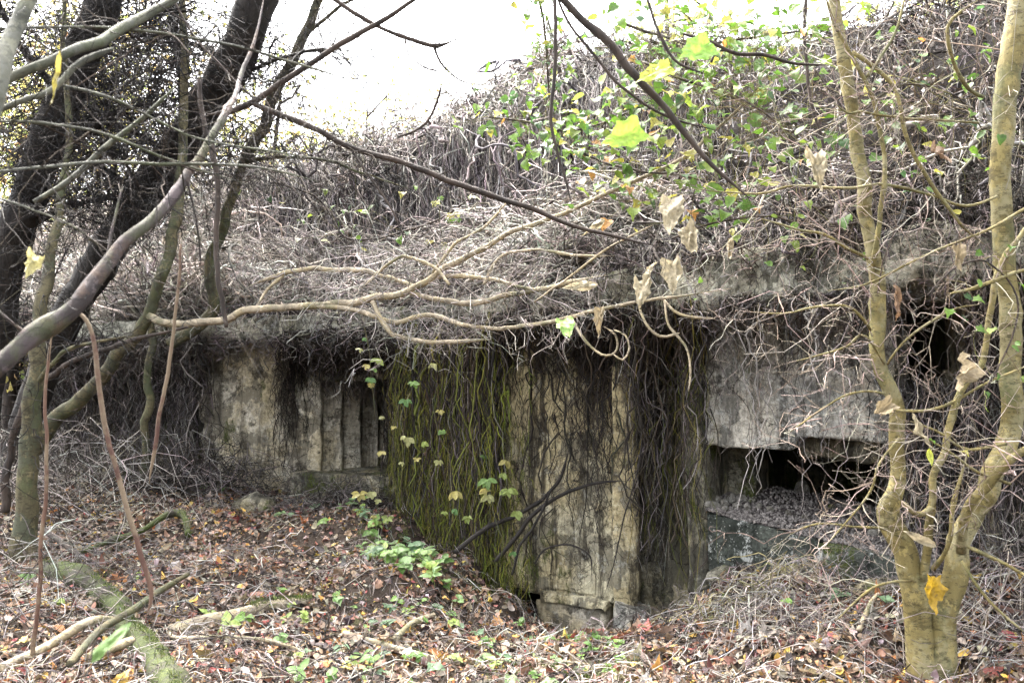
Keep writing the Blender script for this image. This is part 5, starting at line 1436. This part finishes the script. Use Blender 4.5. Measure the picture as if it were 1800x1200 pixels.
vine_thicket('brush_pile', 'heap of yellowish dead vine stems under the low opening', [arcs(240, (1315, 38), (5.4, .1), .5, .1, 12, .0045, YEL + PALE), arcs(170, (1400, 80), (5.0, .2), .5, .05, 10, .0035, PALE + GREY)], at(1300, 1040, 5.7), 0)
vine_thicket('root_tangle', 'looping tangle of grey roots at the foot of the pale left wall', [arcs(300, (350, 40), (9.35, .2), 1.0, .55, 14, .005, GREY + DARK, .09), arcs(240, (600, 45), (8.75, .12), .5, .16, 12, .004, GREY + DARK, .06)], at(360, 840, 9.3), 0)
vine_thicket('brush_pile', 'thin dead stems and twigs crowding the slope by the slim trunk', [arcs(420, (90, 90), (9.2, .9), 1.2, .7, 12, .0045, PALE + DARK, .12), arcs(110, (60, 90), (5.6, .7), .9, .4, 10, .003, PALE + DARK, .08)], at(100, 860, 9), 0)
vine_thicket('brush_pile', 'pale twigs crossing low beside the forked sapling', [arcs(150, (1770, 60), (4.7, .3), .9, .45, 12, .0032, PALE + GREY, .1)], at(1760, 1080, 4.7), 0)

# thick creeping roots on the pillar
for lab, pts in [('stout grey root climbing diagonally over the pillar', [(872, 985, 7.1, 8.4), (905, 945, 7.0, 9.0), (940, 900, 6.95, 8.4), (985, 870, 6.9, 7.2), (1040, 850, 6.8, 6.0), (1100, 845, 6.6, 4.2)]),
                 ('dark root crossing the pillar from the mossy curtain', [(800, 970, 7.2, 9.6), (850, 930, 7.15, 9.6), (900, 905, 7.1, 9.0), (950, 880, 7.0, 7.8), (985, 840, 6.95, 6.6), (1000, 790, 6.9, 4.8)]),
                 ('thin root looping round the pale patch at the pillar foot', [(940, 990, 6.9, 3.0), (960, 965, 6.88, 3.6), (1000, 958, 6.8, 3.6), (1035, 975, 6.75, 3.0), (1040, 1010, 6.7, 2.4)]),
                 ('twisted root pair rising beside the pillar edge', [(900, 1010, 6.95, 5.4), (915, 960, 6.95, 6.0), (935, 930, 6.92, 6.0), (955, 890, 6.9, 4.8), (975, 850, 6.85, 3.6)]),
                 ('dark root hanging down the corner of the pillar', [(1135, 570, 6.25, 2.4), (1122, 690, 6.3, 3.0), (1126, 800, 6.4, 3.0), (1098, 900, 6.4, 3.0), (1082, 980, 6.4, 2.4), (1060, 1050, 6.45, 1.8)])]:
    near_branch('creeping_root', lab, pts, 'cedar', (), 14, .25, .003, cat='root')

# ------------------------------------------------------------------ background trees beyond the mound
FAR = [(0.5, 0.46, 0.16), (0.45, 0.46, 0.16), (0.32, 0.38, 0.12), (0.55, 0.46, 0.17), (0.5, 0.3, 0.14)]
def far_tree(label, px, d, h, spread, n, w, lean=0, size=.16):
    x = (px - 900) / FPX * d
    t = thing('autumn_tree', label, 'tree', (x, d, .4), 'autumn trees beyond the mound')
    q = np.array([[x, d, .3, .16], [x + lean * .3, d, h * .35, .13], [x + lean * .7, d, h * .7, .08], [x + lean, d, h, .03]])
    tr = catmull(q, np.linspace(0, 3, 20))
    V, F = strands(tr[None, :, :3], tr[None, :, 3], 8)
    mobj('trunk', V, F, M['brown'], t)
    tips = []
    Ps, Rs = [], []
    for k in range(16):
        s = tr[random.randrange(6, 19), :3]
        dv = norm(np.array([random.gauss(0, 1), random.gauss(0, .8), random.uniform(.1, .9)]))
        L = spread * random.uniform(.5, 1)
        tt = np.linspace(0, 1, 9)[:, None]
        P = s + dv * L * tt + np.array([0, 0, -.25 * L]) * tt ** 2 + wiggle(1, 9, .12 * L, 4)[0]
        Ps.append(P); Rs.append(.035 * np.linspace(1, .25, 9)); tips += list(P[3:])
    for P, R in zip(Ps, Rs):
        V, F = strands(P[None], R[None], 5)
        mobj('limb', V, F, M['brown'], t)
    tips = np.array(tips)
    c = tips[RNG.integers(0, len(tips), n)] + RNG.normal(0, spread * .13, (n, 3))
    b = leaf_batch('simple', c, RNG.standard_normal((n, 3)) + np.array([0, 0, .6]), rr(n, size * .6, size * 1.2))
    cr = mobj('crown', *b[:2], M['leafset'], t, leaf_tint(n, FAR, b[2], w))
    return t
for lab, *a in [('yellow autumn tree far behind the leaning trunks', 120, 24, 11, 4.2, 3500, [.4, .2, .1, .25, .05], 1),
                ('orange and yellow tree between the two dark trunks', 250, 20, 9, 3.6, 3250, [.4, .25, .1, .2, .05], -1),
                ('yellow-green tree behind the curved sapling', 420, 23, 10, 3.8, 3000, [.35, .3, .15, .15, .05], 1),
                ('pale yellow tree glowing in the sky gap', 640, 30, 12, 4.5, 2600, [.5, .2, .05, .2, .05], 0),
                ('thin yellow tree in the white sky above the mound', 800, 27, 9, 3.5, 1500, [.5, .2, .05, .2, .05], 1),
                ('low reddish-yellow tree seen under the dark trunk', 20, 17, 7, 3.2, 3000, [.35, .25, .1, .22, .08], 0),
                ('green tree beyond the crest above the ivy', 1180, 17, 10.5, 3.0, 2600, [.1, .3, .5, .1, 0], 0),
                ('dark green tree peeping over the crest by the sapling', 1640, 15, 10.5, 3.0, 2600, [.1, .3, .5, .1, 0], 1),
                ('broad yellow tree at the far edge of the wood', -160, 21, 11, 4.5, 3000, [.4, .25, .15, .15, .05], 1)]:
    far_tree(lab, *a)

# dead conifer twigs that fill the dark corner
def twig_cloud(t, n, pxr, pyr, dr, L, r, pal, droop=-.3):
    px = rr(n, *pxr); py = rr(n, *pyr); d = rr(n, *dr)
    p = np.stack([(px - 900) / FPX * d, d, CAM[2] + (700 - py) / FPX * d], -1)
    K = 8; tt = np.linspace(0, 1, K)
    dv = norm(RNG.standard_normal((n, 3)) + np.array([.3, 0, -.1]))
    l = L * RNG.uniform(.4, 1, (n, 1))
    P = p[:, None] + dv[:, None] * (l * tt)[..., None] + np.array([0, 0, 1.0]) * (droop * l * tt ** 2)[..., None] + wiggle(n, K, .1 * L, 4)
    Ps = [P]; Rs = [radii(n, K, rr(n, .5, 1) * r, .4)]
    for s in range(3):
        k = RNG.integers(1, K - 1, n)
        d2 = norm(dv + RNG.standard_normal((n, 3)) * .7)
        l2 = l * RNG.uniform(.25, .55, (n, 1))
        Ps.append(P[np.arange(n), k][:, None] + d2[:, None] * (l2 * tt)[..., None] + np.array([0, 0, 1.0]) * (droop * l2 * tt ** 2)[..., None] + wiggle(n, K, .04 * L, 3))
        Rs.append(radii(n, K, rr(n, .3, .6) * r, .4))
    spray_part('dead_twigs', t, np.concatenate(Ps), np.concatenate(Rs), pal)
twig_cloud(t2, 750, (-60, 300), (-40, 360), (7.0, 9.5), .9, .006, CED)
twig_cloud(t1, 800, (60, 480), (-40, 330), (7.8, 11), .9, .006, CED)
twig_cloud(t5, 330, (430, 660), (-40, 300), (7.8, 9), .7, .004, CED + DARK)
